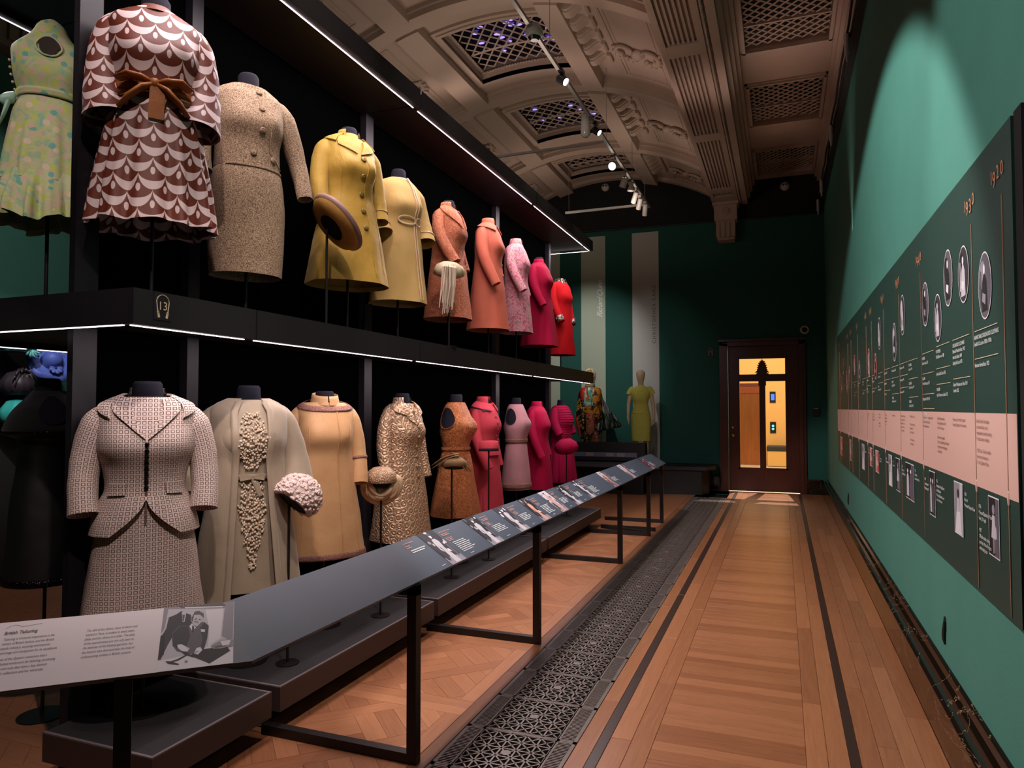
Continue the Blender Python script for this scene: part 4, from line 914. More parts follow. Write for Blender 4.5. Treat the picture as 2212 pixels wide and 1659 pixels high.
# ================================================================ FAR DISPLAY CASE AND BENCH
fc = thing('far_plinth', 'low dark display plinth with label strip below the dressed mannequins at the far wall', 'plinth', (-3.4, 13.0, 0))
MB().b2(-3.0, 1.08, -.45, .70, .0, .52).build('body', STEEL, fc)
MB().b2(-3.0, 1.12, -.50, -.25, .60, .92).build('front_board', BLACKP, fc)
q = slab([(-3.0, -.62, .50), (1.40, -.62, .50), (1.05, -.30, .64), (-3.0, -.30, .64)], .02); q.build('ledge', mat('mid_grey_ledge', '55525a', .5), fc)
MB().b2(-3.0, .98, -.512, -.502, .665, .745).build('label_strip', mat('strip_grey', '70728a', .5), fc)
for x0 in (-.55, .05, .42, .62): q = MB(); poly = [(x0, -.514, .675), (x0 + .14, -.514, .675), (x0 + .14, -.514, .735), (x0, -.514, .735)]; q.add(poly, [(0, 1, 2, 3)]); q.build('label_print', mat('print_pinkgrey', 'a08f94', .6), fc)
t_ = thing('black_bench', 'low black platform along the far wall beside the mannequin plinth', 'platform', (-1.75, 13.2, 0))
q = MB(); q.prism([(-.55, -.45), (.50, -.35), (.62, -.05), (.62, .45), (-.55, .45)], .44, .50); q.build('top', BLACKP, t_)
q = MB(); q.prism([(-.55, -.40), (.40, -.30), (.50, -.05), (.50, .44), (-.55, .44)], .0, .44); q.build('body', STEEL, t_)
# ================================================================ FABRICS
def fabric(name, c1, c2, sc_=6, fine=400, amt=.12, rough=.82, sheen=0, stretch=(1, 1, 1), metal=0):
    def fn(t):
        co = coords(t, 'Object', stretch); n1 = noise(t, co, sc_, 4, .6, .5); n2 = noise(t, coords(t, 'Object'), fine, 2)
        return mixc(t, (n1 * .7 + n2 * .3 - .2).mx(0).mn(1), hx(c1), hx(c2)), n2 * .3 + noise(t, coords(t, 'Object', (1, 1, .55)), 10, 3, .55, .8) * 2.6, min(1, amt * 3.2)
    return mat(name, hx(c1), rough, metal, fn=fn, sheen=sheen, spec=.22)
def check_fn(t):
    u, v = uvxy(t); p, q_ = .0222, .0192
    fu = (u / p).fr() - .5; fv = (v / q_).fr() - .5; d = (fu.ab()).mx(fv.ab() * .98)
    ring = d.lt(.36) * d.gt(.235)
    return mixc(t, ring, hx('d2bcb4'), hx('5e4440')), noise(t, coords(t, 'UV'), 300, 2), .15
CHECK = mat('checked_wool', 'bfa8a0', .85, fn=check_fn)
def scale_fn(t):
    u, v = uvxy(t); Wd, Hh = .112, .078
    vv = v * (-1 / Hh) + 40; r = vv.fl(); f = vv.fr()
    def sc_(rr):
        x = ((u / Wd) + rr * .5 + 20).fr() * 2 - 1; return x, ((x * x) * -1 + 1).mx(0).sq()
    x1, s1 = sc_(r); x2, s2 = sc_(r + 1)
    top = f.lt(s1)
    # depth below the scale's bottom edge, for the scale that shows
    e = mixv(t, top, (s2 + 1) - f, s1 - f); xx = mixv(t, top, x2, x1); ss = mixv(t, top, s2, s1)
    white = e.lt(ss * .48 + .02)
    line = e.lt(.05)
    dy = e - 1.12; dot = ((xx * xx) * 2.6 + dy * dy * 1.4).lt(.075)
    m_ = white.mx(dot)
    c = mixc(t, m_, hx('64240f'), hx('d6bfc0')); return mixc(t, line * .0, c, hx('e5d5d5'))
def mixv(t, f, a, b): return a + (b - a) * f
SCALEP = mat('brown_scale_print_silk', '5f2a1c', .6, fn=scale_fn)
def spots_fn(t):
    co = coords(t, 'UV'); d = noise(t, co, 9, 2)
    base = ramp(t, noise(t, co, 10, 3, .5, 1), [(.35, hx('93ae8a')), (.48, hx('b9b88f')), (.58, hx('b0b872')), (.68, hx('7fb0a2'))])
    v1 = voro(t, co, 26); v1c = voro(t, co, 26, 'F1', 1)
    hue = N(t, None)
    sep = t.nodes.new('ShaderNodeSeparateColor'); t.links.new(v1c.k, sep.inputs[0]); h = N(t, sep.outputs[0])
    col = ramp(t, h, [(0, hx('c9a795')), (.3, hx('4c9c9a')), (.45, hx('b7c04a')), (.7, hx('d8bfa8')), (.85, hx('8fb08c'))], True)
    return mixc(t, v1.lt(.42) * .8, base, col), noise(t, co, 200, 2), .1
SPOTS = mat('green_bubble_chiffon', '8fae80', .7, fn=spots_fn)
def tweed_fn(t):
    n = noise(t, coords(t, 'Object'), 190, 3, .7); return ramp(t, n, [(.38, hx('5e4838')), (.5, hx('977c64')), (.62, hx('bfa68c'))]), n, .5
TWEED = mat('tan_flecked_tweed', 'a88466', .95, fn=tweed_fn)
SLUB = fabric('yellow_slub_silk', '967428', 'cda64a', 5, 260, .25, .55, .1, (1, 1, 2.4))
ORGANZA = fabric('sage_organza', '8a7a68', 'b8a48e', 4, 300, .15, .45, .3, (1, 1, .5))
APRICOT = fabric('apricot_silk', 'b8875c', 'e0b586', 4, 240, .15, .5, .1, (1, 1, 2))
CREAMY = fabric('cream_yellow_wool', 'a98850', 'cbab72', 3, 320, .2)
def brocade(name, c1, c2, s, metal=.3, rough=.42, amt=.9, kind=0):
    def fn(t):
        co = coords(t, 'UV'); 
        if kind == 0:
            v = voro(t, co, s, 'F1', 0, .25); f = (v * 17 + noise(t, co, s * 1.1, 3) * 12).sn() * .5 + .5
        else: f = (noise(t, co, s, 3, .6, 2.2) * 26).sn() * .5 + .5
        return mixc(t, f, hx(c1), hx(c2)), f, amt
    return mat(name, hx(c1), rough, metal, fn=fn)
GOLDB = brocade('gold_brocade', 'a07e64', 'c8a486', 20, .35, .40, 1.0)
COPPERB = brocade('copper_lame_brocade', '94441e', 'd98a54', 42, .45, .36, 1, 1)
ORANGEC = brocade('orange_cloque', 'b45a38', 'd98460', 26, 0, .75, 1, 1)
SALMON = fabric('salmon_wool', 'bc5c48', 'd27660', 3, 380, .15)
CORAL = fabric('coral_pink_wool', 'b03040', 'c84a58', 3, 380, .15)
MAUVE = fabric('dusty_pink_wool', 'a8747c', 'c08c92', 3, 360, .15)
MAG = fabric('magenta_wool', '9c0034', 'b80646', 3, 380, .15)
MAG2 = fabric('deep_pink_crepe', '960038', 'ae0a46', 3, 380, .15)
RED = fabric('scarlet_wool', 'ac000a', 'c40812', 3, 380, .15)
def floral_fn(t):
    co = coords(t, 'Object'); n = noise(t, co, 22, 3, .6, 1.5)
    return ramp(t, n, [(.36, hx('7a8a50')), (.44, hx('d0889a')), (.52, hx('d8a0ac')), (.58, hx('c03a58')), (.66, hx('cc6a84'))]), n, .2
FLORAL = mat('pink_floral_print', 'd0889a', .75, fn=floral_fn)
BROWNSASH = fabric('copper_brown_satin', '80441c', 'bc7640', 6, 200, .1, .38, 0, (1, 1, 4))
BLACKF = mat('black_velvet', '0b090a', .9, sheen=.3); BLACKS = mat('black_satin', '141113', .45)
SEQ = mat('black_sequins', '1a161a', .15, .6, fn=lambda t: (mixc(t, voro(t, coords(t, 'Object'), 160).lt(.18), hx('0a0809'), hx('8a6a60')), voro(t, coords(t, 'Object'), 140), .8))
BEAD = mat('cream_beading', 'dcc6b0', .4); TRIMP = mat('rose_gold_braid', 'a8786a', .45, .2, fn=lambda t: (mixc(t, voro(t, coords(t, 'Object'), 220).lt(.3), hx('8a5a50'), hx('d0a090')), voro(t, coords(t, 'Object'), 220), .8))
NAVY = mat('navy_trim', '1c1c38', .7); IVORY = fabric('ivory_silk', 'b89878', 'dcc0a0', 8, 200, .1, .5)
LINING = mat('dark_lining', '2a1f1c', .8)

# ================================================================ DRESS FORM BUILDER
def interp(keys, t):
    if t <= keys[0][0]: return keys[0][1:]
    if t >= keys[-1][0]: return keys[-1][1:]
    for i in range(len(keys) - 1):
        if keys[i][0] <= t <= keys[i + 1][0]: break
    k0, k1, k2, k3 = keys[max(i - 1, 0)], keys[i], keys[i + 1], keys[min(i + 2, len(keys) - 1)]
    h = k2[0] - k1[0]; u = (t - k1[0]) / h; out = []
    for c in range(1, 4):
        m1 = (k2[c] - k0[c]) / (k2[0] - k0[0]) * h; m2 = (k3[c] - k1[c]) / (k3[0] - k1[0]) * h
        out.append((2 * u**3 - 3 * u**2 + 1) * k1[c] + (u**3 - 2 * u**2 + u) * m1 + (-2 * u**3 + 3 * u**2) * k2[c] + (u**3 - u**2) * m2)
    return out
def torso(s=1, sd=1, waist=.152, hipt=None): # (t, half width, half depth, forward offset)
    return [(.052, .062 * s, .056, .0), (.070, .092 * s, .068, .0), (.088, .130 * s, .078, .003), (.108, .164 * s, .088, .005), (.138, .184 * s, .098 * sd, .005), (.20, .184 * s, .108 * sd, 0), (.30, .180 * s, .120 * sd, -.005),
            (.38, (.165 * s + waist) / 2, .114 * sd, 0), (.47, waist, .112 * sd * (waist / .152) ** .5, 0)]
from mathutils.noise import noise as mn_noise
class G:
    def __init__(s, H, keys, bust=.035, folds=None, e=2.25, seed=0, wave=0):
        s.H, s.keys, s.bust, s.folds, s.e, s.wave = H, keys, bust, folds or (0, 0, 1, 2), e, wave
        rv = random.Random(seed); s.ph = [rv.uniform(0, 6.28) for _ in range(6)]
    def rad(s, ang, t):
        a, b, oy = interp(s.keys, t); k, amp, t0, t1 = s.folds
        f = 1
        if amp and t > t0:
            g = min(1, (t - t0) / max(t1 - t0, .01))
            f += amp * g * (.62 * sin(k * ang + s.ph[0] + .8 * sin(2 * ang + s.ph[1])) + .38 * sin((k * 1.7) * ang + s.ph[2] + 2 * t))
        return a * f, b * f, oy
    def P(s, ang, t, off=0):
        if off:
            e = .012; p = s.P(ang, t); n = (s.P(ang + e * 4, t) - s.P(ang - e * 4, t)).cross(s.P(ang, t + e) - s.P(ang, t - e))
            if n.length < 1e-9: n = Vector((0, -1, 0))
            n.normalize(); q = Vector((p.x, p.y, 0))
            if n.dot(q) < 0 and q.length > .02: n = -n
            return p + n * off
        a, b, oy = s.rad(ang, t); sa, ca = math.sin(ang), math.cos(ang); ex = 2 / s.e
        x = a * math.copysign(abs(sa) ** ex, sa); y = oy - b * math.copysign(abs(ca) ** ex, ca)
        if s.bust: y -= s.bust * math.exp(-((t - .285) / .088) ** 2) * (math.exp(-((ang - .5) / .5) ** 2) + math.exp(-((ang + .5) / .5) ** 2)) * .82
        nz = mn_noise(Vector((x * 9 + s.ph[4] * 3, y * 9, t * 6))) * .004 + mn_noise(Vector((x * 24, y * 24 + s.ph[5], t * 15 + x * 14))) * .0016
        rr_ = math.hypot(x, y) + 1e-6; x += x / rr_ * nz; y += y / rr_ * nz
        z = s.H - t
        if s.wave and t > s.keys[-1][0] - .25: z += s.wave * sin(7 * ang + s.ph[3]) * (t - s.keys[-1][0] + .25) / .25
        return Vector((x, y, z))
    def mean(s, t): a, b, _ = s.rad(0, t); return (a + b) / 2
    def shell(s, t0, t1, name, m, parent, nu=64, nv=44, lining=True, off=0, arc=(-PI, PI), inner=.9):
        q = MB(); a0, a1 = arc; mid = nu // 2; AL = {}
        def row(v):
            k = round(v * 1000)
            if k not in AL:
                t = t0 + (t1 - t0) * v; pp = [s.P(a0 + (a1 - a0) * i / nu, t) for i in range(nu + 1)]; c = [0.0]
                for i in range(nu): c.append(c[-1] + math.hypot(pp[i + 1].x - pp[i].x, pp[i + 1].y - pp[i].y))
                AL[k] = [x - c[mid] for x in c]
            return AL[k]
        def uvf(u, v): return (row(v)[round(u * nu)], -(t0 + (t1 - t0) * v))
        q.grid(lambda u, v: s.P(a0 + (a1 - a0) * u, t0 + (t1 - t0) * v, off), nu, nv, uvf)
        if lining:
            def inn(u, v):
                p = s.P(a0 + (a1 - a0) * u, t1 - .03 * v, off); c_ = Vector((0, interp(s.keys, t1)[2], p.z)); k = 1 - .035 * (1 if v > 0 else .3)
                return c_ + (p - c_) * k
            q.cur = 0; q.grid(inn, nu, 2, lambda u, v: ((a0 + (a1 - a0) * u) * interp(s.keys, t1)[0] * .8, -t1 + .03 * v))
        return q.build(name, m, parent, smooth=True)
    def ribbon(s, pts, wd, name, m, parent, off=.004, th=.003, n=None, smooth=True):
        q = MB(); P = []
        for i, (ang, t) in enumerate(pts):
            pa = pts[max(i - 1, 0)]; pb = pts[min(i + 1, len(pts) - 1)]; r_ = s.mean(t)
            d = Vector(((pb[0] - pa[0]) * r_, pb[1] - pa[1])); d.normalize(); nn = Vector((-d.y, d.x)) * wd / 2
            w_ = [s.P(ang + nn.x * k / r_, t + nn.y * k, o_) for k, o_ in ((-1, off - th), (-1, off), (-.33, off), (.33, off), (1, off), (1, off - th))]; P.append(w_)
        k = 6; V = [p for r_ in P for p in r_]; L = len(P); U = []; acc = 0
        for i in range(L):
            if i: acc += (P[i][2] - P[i - 1][2]).length
            U += [(-wd / 2, acc), (-wd / 2, acc), (-wd / 6, acc), (wd / 6, acc), (wd / 2, acc), (wd / 2, acc)]
        q.add(V, [(i * k + j, i * k + j + 1, (i + 1) * k + j + 1, (i + 1) * k + j) for i in range(L - 1) for j in range(k - 1)], U)
        return q.build(name, m, parent, smooth=smooth)
    def band(s, t, wd, name, m, parent, off=.006, a0=-PI, a1=PI, tilt=0):
        return s.ribbon([(a0 + (a1 - a0) * i / 48, t + tilt * cos(a0 + (a1 - a0) * i / 48)) for i in range(49)], wd, name, m, parent, off)
    def patch(s, c, name, m, parent, off=.006, th=.004, n=8):
        q = MB()
        def f(u, v):
            p = [c[0][k] * (1 - u) * (1 - v) + c[1][k] * u * (1 - v) + c[2][k] * u * v + c[3][k] * (1 - u) * v for k in (0, 1)]
            ed = u in (0, 1) or v in (0, 1); return p, ed
        pts = [[f(i / n, j / n)[0] for i in range(n + 1)] for j in range(n + 1)]
        V = []; U = []
        for o_ in (off, off - th):
            for r_ in pts:
                for p in r_: V.append(s.P(p[0], p[1], o_)); U.append((p[0] * s.mean(p[1]) * 1.0, -p[1]))
        k = n + 1; F = [(j * k + i, j * k + i + 1, (j + 1) * k + i + 1, (j + 1) * k + i) for j in range(n) for i in range(n)]
        b = k * k
        edge = [(0, i) for i in range(n)] + [(i, n) for i in range(n)] + [(n, n - i) for i in range(n)] + [(n - i, 0) for i in range(n)]
        ids = [j * k + i for j, i in edge]
        F += [(ids[i], ids[(i + 1) % len(ids)], b + ids[(i + 1) % len(ids)], b + ids[i]) for i in range(len(ids))]
        q.add(V, F, U); return q.build(name, m, parent)
    def frame(s, ang, t, off=0):
        p = s.P(ang, t, off); n = (s.P(ang, t, .02) - s.P(ang, t)).normalized(); return p, n
    def buttons(s, lst, r_, m, parent, name='button', dome=.006, off=.004, holes=False):
        for ang, t in lst:
            p, n = s.frame(ang, t, off); M = n.to_track_quat('Z', 'Y').to_matrix()
            q = MB(); q.lathe([(r_, 0), (r_, .003), (r_ * .8, .003 + dome * .6), (r_ * .62, .003 + dome * .45), (r_ * .3, .003 + dome), (0, .003 + dome)], p, 14, M)
            q.build(name, m, parent, smooth=True)
def form(t_, H, neck=.052, cap=0, zb=0, tilt=.0, polex=0, armcap=False, tail=.55):
    q = MB(); q.tube([(0, 0, H - .16), (0, 0, H - .09), (0, 0, H - .055), (0, -.002, H - .012), (0, -.002, H)], [(.13, .08), (.075, .062), (neck, neck), (neck - .002, neck - .002), (neck - .010, neck - .010)], 24)
    q.build('neck_cap', FORMB, t_, smooth=True)
    MB().cyl((polex, 0, .006), (polex, 0, H - .2), .0085, n=10).build('pole', STEEL, t_)
    q = MB(); q.lathe([(0, .0), (.11, .0), (.11, .006), (.02, .010), (.0, .010)], n=24); q.build('base_plate', STEEL, t_)
ARM = [(.120, .0, .118), (.152, .002, .138), (.180, .004, .19), (.208, .006, .29), (.222, .0, .39), (.226, -.02, .48), (.220, -.05, .58)]
ARMR = [.018, .040, .054, .057, .054, .052, .050]
def sleeve(g, side, m, parent, path=ARM, rad=ARMR, L=1.0, s=1, out=0, fwd=0, name='sleeve', cuff=None, flat=.92):
    pts = []; rr = []
    n = int(len(path) * 1)
    kk = []
    for i, (x, y, t) in enumerate(path):
        tt = .118 + (t - .118) * L; kk.append((side * (x * s + out * (t - .1)), y - (fwd if side < 0 else min(fwd, .04)) * max(0, t - .25), g.H - tt))
    # smooth resample
    M = 18; P = []; Rr = []
    for i in range(M + 1):
        f = i / M * (len(kk) - 1); j = min(int(f), len(kk) - 2); u = f - j
        a, b, c, d = kk[max(j - 1, 0)], kk[j], kk[j + 1], kk[min(j + 2, len(kk) - 1)]
        P.append(tuple(.5 * ((2 * b[q]) + (-a[q] + c[q]) * u + (2 * a[q] - 5 * b[q] + 4 * c[q] - d[q]) * u * u + (-a[q] + 3 * b[q] - 3 * c[q] + d[q]) * u**3) for q in range(3)))
        r_ = rad[j] * (1 - u) + rad[j + 1] * u; Rr.append((r_ * (1 + .02 * sin(i * 1.9 + side)), r_ * flat * (1 + .02 * cos(i * 2.3))))
    q = MB(); q.tube(P, Rr, 22, cap=False, uvu=2 * PI * rad[-2])
    e = Vector(P[-1]); d = (Vector(P[-1]) - Vector(P[-2])).normalized()
    q.tube([e, e - d * .004, e - d * .05], [(Rr[-1][0] * .97, Rr[-1][1] * .97), (Rr[-1][0] * .90, Rr[-1][1] * .90), (Rr[-1][0] * .85, Rr[-1][1] * .85)], 22, cap=False, uvu=.3)
    o = q.build(name, m, parent, smooth=True)
    if cuff:
        wd_, cm, pos = cuff; k = int(M * pos); c0_, c1_ = Vector(P[k]), Vector(P[k]) + (Vector(P[min(k + 1, M)]) - Vector(P[k - 1])).normalized() * wd_
        q = MB(); r0 = Rr[k]; q.tube([c0_ - (c1_ - c0_) * .01, c0_, c1_, c1_ + (c1_ - c0_) * .01], [r0, (r0[0] * 1.07, r0[1] * 1.07), (r0[0] * 1.06, r0[1] * 1.06), (r0[0] * .98, r0[1] * .98)], 22, cap=False, uvu=.3); q.build('cuff', cm, o if False else parent, smooth=True)
    return o
def collar_ring(g, m, parent, r0, r1, t0, t1, name='collar', gap=.0, dy=0, th=.004, cx=0, sag=0, ang0=0):
    q = MB(); n = 40
    def f(u, v):
        a = ang0 + gap + (2 * PI - 2 * gap) * u; k = v if v <= 1 else 1
        vv = [0, .33, .66, 1, 1.02, .5][int(round(v * 5))]; th_ = th if int(round(v * 5)) >= 4 else 0
        r_ = r0 + (r1 - r0) * min(vv, 1) - th_; t = t0 + (t1 - t0) * min(vv, 1)
        return Vector((r_ * sin(a), dy - r_ * .95 * cos(a), g.H - t - sag * cos(a)))
    q.grid(f, n, 5, lambda u, v: (u * .38, v * .05)); return q.build(name, m, parent, smooth=True)
ZLOW, ZUP = .2175, 2.03
def figure(label, X, Y, zf, alpha, name='dress_form', cat='dress form', group=None):
    return thing(name, label, cat, (X, Y, zf), R(90 + alpha), group)
def aline(tk, hem_t, ha, hb, mid=None):
    out = list(tk); t0, a0, b0 = tk[-1][0], tk[-1][1], tk[-1][2]
    for k in (.12, .3, .5, .7, .85, 1):
        g_ = k ** (mid or .85); out.append((t0 + (hem_t - t0) * k, a0 + (ha - a0) * g_, b0 + (hb - b0) * g_, 0))
    return out

# ---- lower row 1: checked suit
t_ = figure('pale pink skirt suit printed all over with small brown outlined squares', -2.65, 2.345, ZLOW, -41); H = 1.45; form(t_, H, .062)
g = G(H, aline(torso(1.08, 1, .160), 1.22, .275, .215), bust=0, folds=(6, .035, .7, 1.2), seed=1)
g.shell(.44, 1.22, 'skirt', CHECK, t_)
gj = G(H, torso(1.10, 1.02, .162) + [(.53, .182, .137, 0), (.60, .202, .154, 0), (.665, .210, .162, 0)], bust=.042)
jk = gj.shell(.07, .50, 'jacket', CHECK, t_, lining=False)
q = MB()                                        # peplum cut away in a curve at the front
def pep(u, v):
    a = -PI + 2 * PI * u; bot = .512 + .148 * min(1, abs(a) / .62) ** .62
    return gj.P(a, .497 + (bot - .497) * v, .0015 + .010 * v)
q.grid(pep, 120, 8, lambda u, v: ((-PI + 2 * PI * u) * .178, -(.497 + (.015 + .148 * min(1, abs(-PI + 2 * PI * u) / .62) ** .62) * v))); q.build('peplum', CHECK, jk, smooth=True)
gj.ribbon([(s_ * 1, t) for s_, t in [(.0 + .02 * 0, .27 + .022 * i) for i in range(16)]], .004, 'front_seam', mat('brown_seam', '5e4440', .8), jk, .003)
for sd in (-1, 1):
    sleeve(gj, sd, CHECK, jk, s=1.06, L=.98, rad=[.018, .042, .066, .064, .060, .058, .060], fwd=.04)
    gj.patch([(sd * .95, .075), (sd * .35, .085), (sd * .02, .255), (sd * .42, .175)], 'lapel', CHECK, jk, .010, .008)
    gj.patch([(sd * 2.2, .062), (sd * .85, .072), (sd * .70, .165), (sd * 1.35, .115)], 'collar', CHECK, jk, .013, .008)
    gj.patch([(sd * .95, .44), (sd * .42, .44), (sd * .44, .492), (sd * .95, .497)], 'pocket_flap', CHECK, jk, .012, .009)
gj.buttons([(0, .275 + .0265 * i) for i in range(8)], .0095, mat('black_glass_button', '0a0a0c', .1), jk, dome=.009)
gb = G(H, torso(1.04, 1), bust=.03); 
collar_ring(gj, CHECK, jk, .080, .070, .088, .028, 'collar_stand', gap=1.5)
# ---- lower row 2: organza coat over beaded dress
t_ = figure('sheer sage organza coat open over a dress with a cascade of cream beading', -2.65, 2.984, ZLOW, -38); H = 1.45; form(t_, H, .060)
g = G(H, aline(torso(1.0, 1, .150), 1.06, .19, .15), bust=.035, seed=2)
dr_ = g.shell(.075, 1.06, 'dress', ORGANZA, t_)
gc = G(H, aline(torso(1.06, 1.08, .185), 1.09, .27, .20, 1), bust=.03, folds=(5, .05, .35, 1.0), seed=3)
ct = gc.shell(.072, 1.09, 'coat', ORGANZA, t_, arc=(.42, 2 * PI - .42), off=.006)
for sd in (-1, 1):
    gc.ribbon([(sd * .42, .09 + i * .05) for i in range(21)], .030, 'front_facing', ORGANZA, ct, .012)
    sleeve(gc, sd, ORGANZA, ct, rad=[.018, .042, .060, .066, .072, .080, .088], L=.93, out=.06, flat=.75)
g.band(.475, .028, 'waist_belt', ORGANZA, dr_, .010)
g.patch([(-.32, .455), (-.02, .465), (-.02, .485), (-.32, .495)], 'bow', ORGANZA, dr_, .024, .010, 4); g.patch([(.02, .465), (.32, .455), (.32, .495), (.02, .485)], 'bow', ORGANZA, dr_, .024, .010, 4)
g.ribbon([(.02, .48), (.10, .52), (.2, .57)], .022, 'bow_tail', ORGANZA, dr_, .016)
q = MB(); rv = random.Random(4)
def wid(t): return (.018 + .24 * (t - .15)) if t < .30 else (.056 if t < .42 else (.032 + .10 * (t - .48) if t < .70 else max(.006, .054 - .21 * (t - .70))))
t = .155
while t < .95:
    if not (.445 < t < .50):
        for sg in (-1, 1):
            L_ = wid(t) * rv.uniform(.8, 1.1); up = rv.uniform(.5, .9); nB = max(2, int(L_ / .0075))
            for k in range(nB):
                x = sg * L_ * (k + .5) / nB; k_ = t - abs(x) * up + .25 * abs(x) ** 1.6 + rv.uniform(-.008, .008); x += rv.uniform(-.004, .004)
                if .452 < k_ < .496: continue
                q.ball(g.P(x / g.mean(k_), k_, .008 + .004 * rv.random()), rv.uniform(.0042, .0078), 6)
                if rv.random() < .45: q.ball(g.P((x + sg * .006) / g.mean(k_), k_ - .009, .008), rv.uniform(.004, .006), 6)
        q.ball(g.P(0, t, .008), .005, 6)
    t += .0195
q.build('beading', BEAD, dr_, kind='stuff')
# ---- lower row 3: apricot coat
t_ = figure('apricot silk A-line coat with rose braid at stand collar, cuffs and hem', -2.65, 3.649, ZLOW, -37); H = 1.45; form(t_, H - .015, .058)
g = G(H, aline(torso(.97, 1.05, .178), 1.02, .255, .195, 1.0), bust=.035, folds=(4, .03, .6, 1.0), seed=5)
ct = g.shell(.085, 1.02, 'coat', APRICOT, t_)
collar_ring(g, APRICOT, ct, .090, .078, .090, .034, 'stand_collar', gap=.05, sag=.014, dy=-.006)
g.band(.102, .030, 'neck_braid', TRIMP, ct, .006, tilt=.026); g.band(1.003, .034, 'hem_braid', TRIMP, ct, .005)
g.ribbon([(.22, .13 + i * .045) for i in range(20)], .004, 'front_edge', APRICOT, ct, .006)
for sd in (-1, 1):
    sleeve(g, sd, APRICOT, ct, s=.95, L=1.02, cuff=(.018, TRIMP, .74), fwd=.04)
    g.ribbon([(sd * .75, .2 + i * .05) for i in range(17)], .003, 'princess_seam', APRICOT, ct, .004)
# ---- lower row 4: gold brocade coat
t_ = figure('dull gold raised brocade coat with small covered buttons down the front', -2.65, 4.602, ZLOW, -9); H = 1.44; form(t_, H, .055)
g = G(H, aline(torso(.96, 1.02, .172), 1.07, .245, .20, 1.0), bust=.04, folds=(4, .03, .6, 1.0), seed=6)
ct = g.shell(.075, 1.07, 'coat', GOLDB, t_)
for sd in (-1, 1):
    sleeve(g, sd, GOLDB, ct, s=.95, L=1.12, fwd=.05)
    g.patch([(sd * 1.3, .065), (sd * .4, .082), (sd * .25, .175), (sd * 1.0, .135)], 'collar', GOLDB, ct, .014, .009)
    g.patch([(sd * .42, .10), (sd * .06, .13), (sd * .02, .235), (sd * .40, .185)], 'lapel', GOLDB, ct, .010, .007)
collar_ring(g, GOLDB, ct, .080, .066, .09, .030, 'collar_stand', gap=.7)
g.buttons([(.06, .25 + .072 * i) for i in range(6)], .013, GOLDB, ct, dome=.012)
# ---- lower row 5: copper lame sleeveless dress
t_ = figure('sleeveless copper orange metallic brocade dress with a narrow belt', -2.65, 5.533, ZLOW, -6); H = 1.45; form(t_, H, .055)
tk = [(.06, .075, .062, 0), (.08, .10, .070, 0), (.105, .128, .078, .003), (.15, .142, .092, .0), (.20, .150, .104, 0), (.26, .165, .118, -.005), (.32, .168, .122, 0), (.40, .150, .11, 0), (.465, .136, .102, 0)]
g = G(H, aline(tk, 1.04, .245, .20, .9), bust=.065, folds=(5, .05, .55, 1.0), seed=7)
ct = g.shell(.07, 1.04, 'dress', COPPERB, t_)
for sd in (-1, 1):
    q = MB(); n_ = 24
    for rr_, off_, mm in ((1, .004, FORMB),):
        V = [g.P(sd * PI / 2 + .55 * cos(2 * PI * i / n_), .205 + .085 * sin(2 * PI * i / n_), .006) for i in range(n_)]; c_ = g.P(sd * PI / 2, .205, .012)
        q.add(V + [c_], [(i, (i + 1) % n_, n_) for i in range(n_)])
    q.build('arm_cap', FORMB, ct, smooth=True)
    g.ribbon([(sd * PI / 2 + .58 * cos(2 * PI * i / 24), .205 + .09 * sin(2 * PI * i / 24)) for i in range(25)], .008, 'armhole_edge', COPPERB, ct, .009)
g.band(.47, .026, 'belt', COPPERB, ct, .010)
# ---- lower row 6: coral jacket and skirt
t_ = figure('coral pink wool jacket and skirt with navy edging', -2.65, 6.143, ZLOW, -4); H = 1.45; form(t_, H - .03, .05)
g = G(H, aline(torso(.9, 1, .150), 1.08, .225, .185, .9), bust=0, folds=(5, .02, .6, 1.0), seed=8); g.shell(.46, 1.08, 'skirt', CORAL, t_)
gj = G(H, torso(.97, 1.08, .165) + [(.56, .178, .148, 0)], bust=.028); jk = gj.shell(.075, .56, 'jacket', CORAL, t_)
for sd in (-1, 1):
    sleeve(gj, sd, CORAL, jk, s=.9, L=1.22, fwd=.32)
    gj.patch([(sd * 2.4, .060), (sd * .25, .085), (sd * .35, .150), (sd * 2.0, .105)], 'collar', CORAL, jk, .014, .009)
    gj.ribbon([(sd * .30, .155), (sd * .9, .145), (sd * 1.6, .12), (sd * 2.0, .112)], .007, 'collar_edging', NAVY, jk, .016)
    gj.patch([(sd * .35, .42), (sd * .95, .42), (sd * .95, .455), (sd * .35, .455)], 'pocket_flap', CORAL, jk, .012, .008, 4); gj.ribbon([(sd * .35, .46), (sd * .65, .46), (sd * .95, .46)], .008, 'pocket_edging', NAVY, jk, .012)
collar_ring(gj, CORAL, jk, .082, .068, .09, .010, 'collar_stand', gap=.5)
gj.buttons([(0, .2 + .06 * i) for i in range(5)], .012, CORAL, jk)
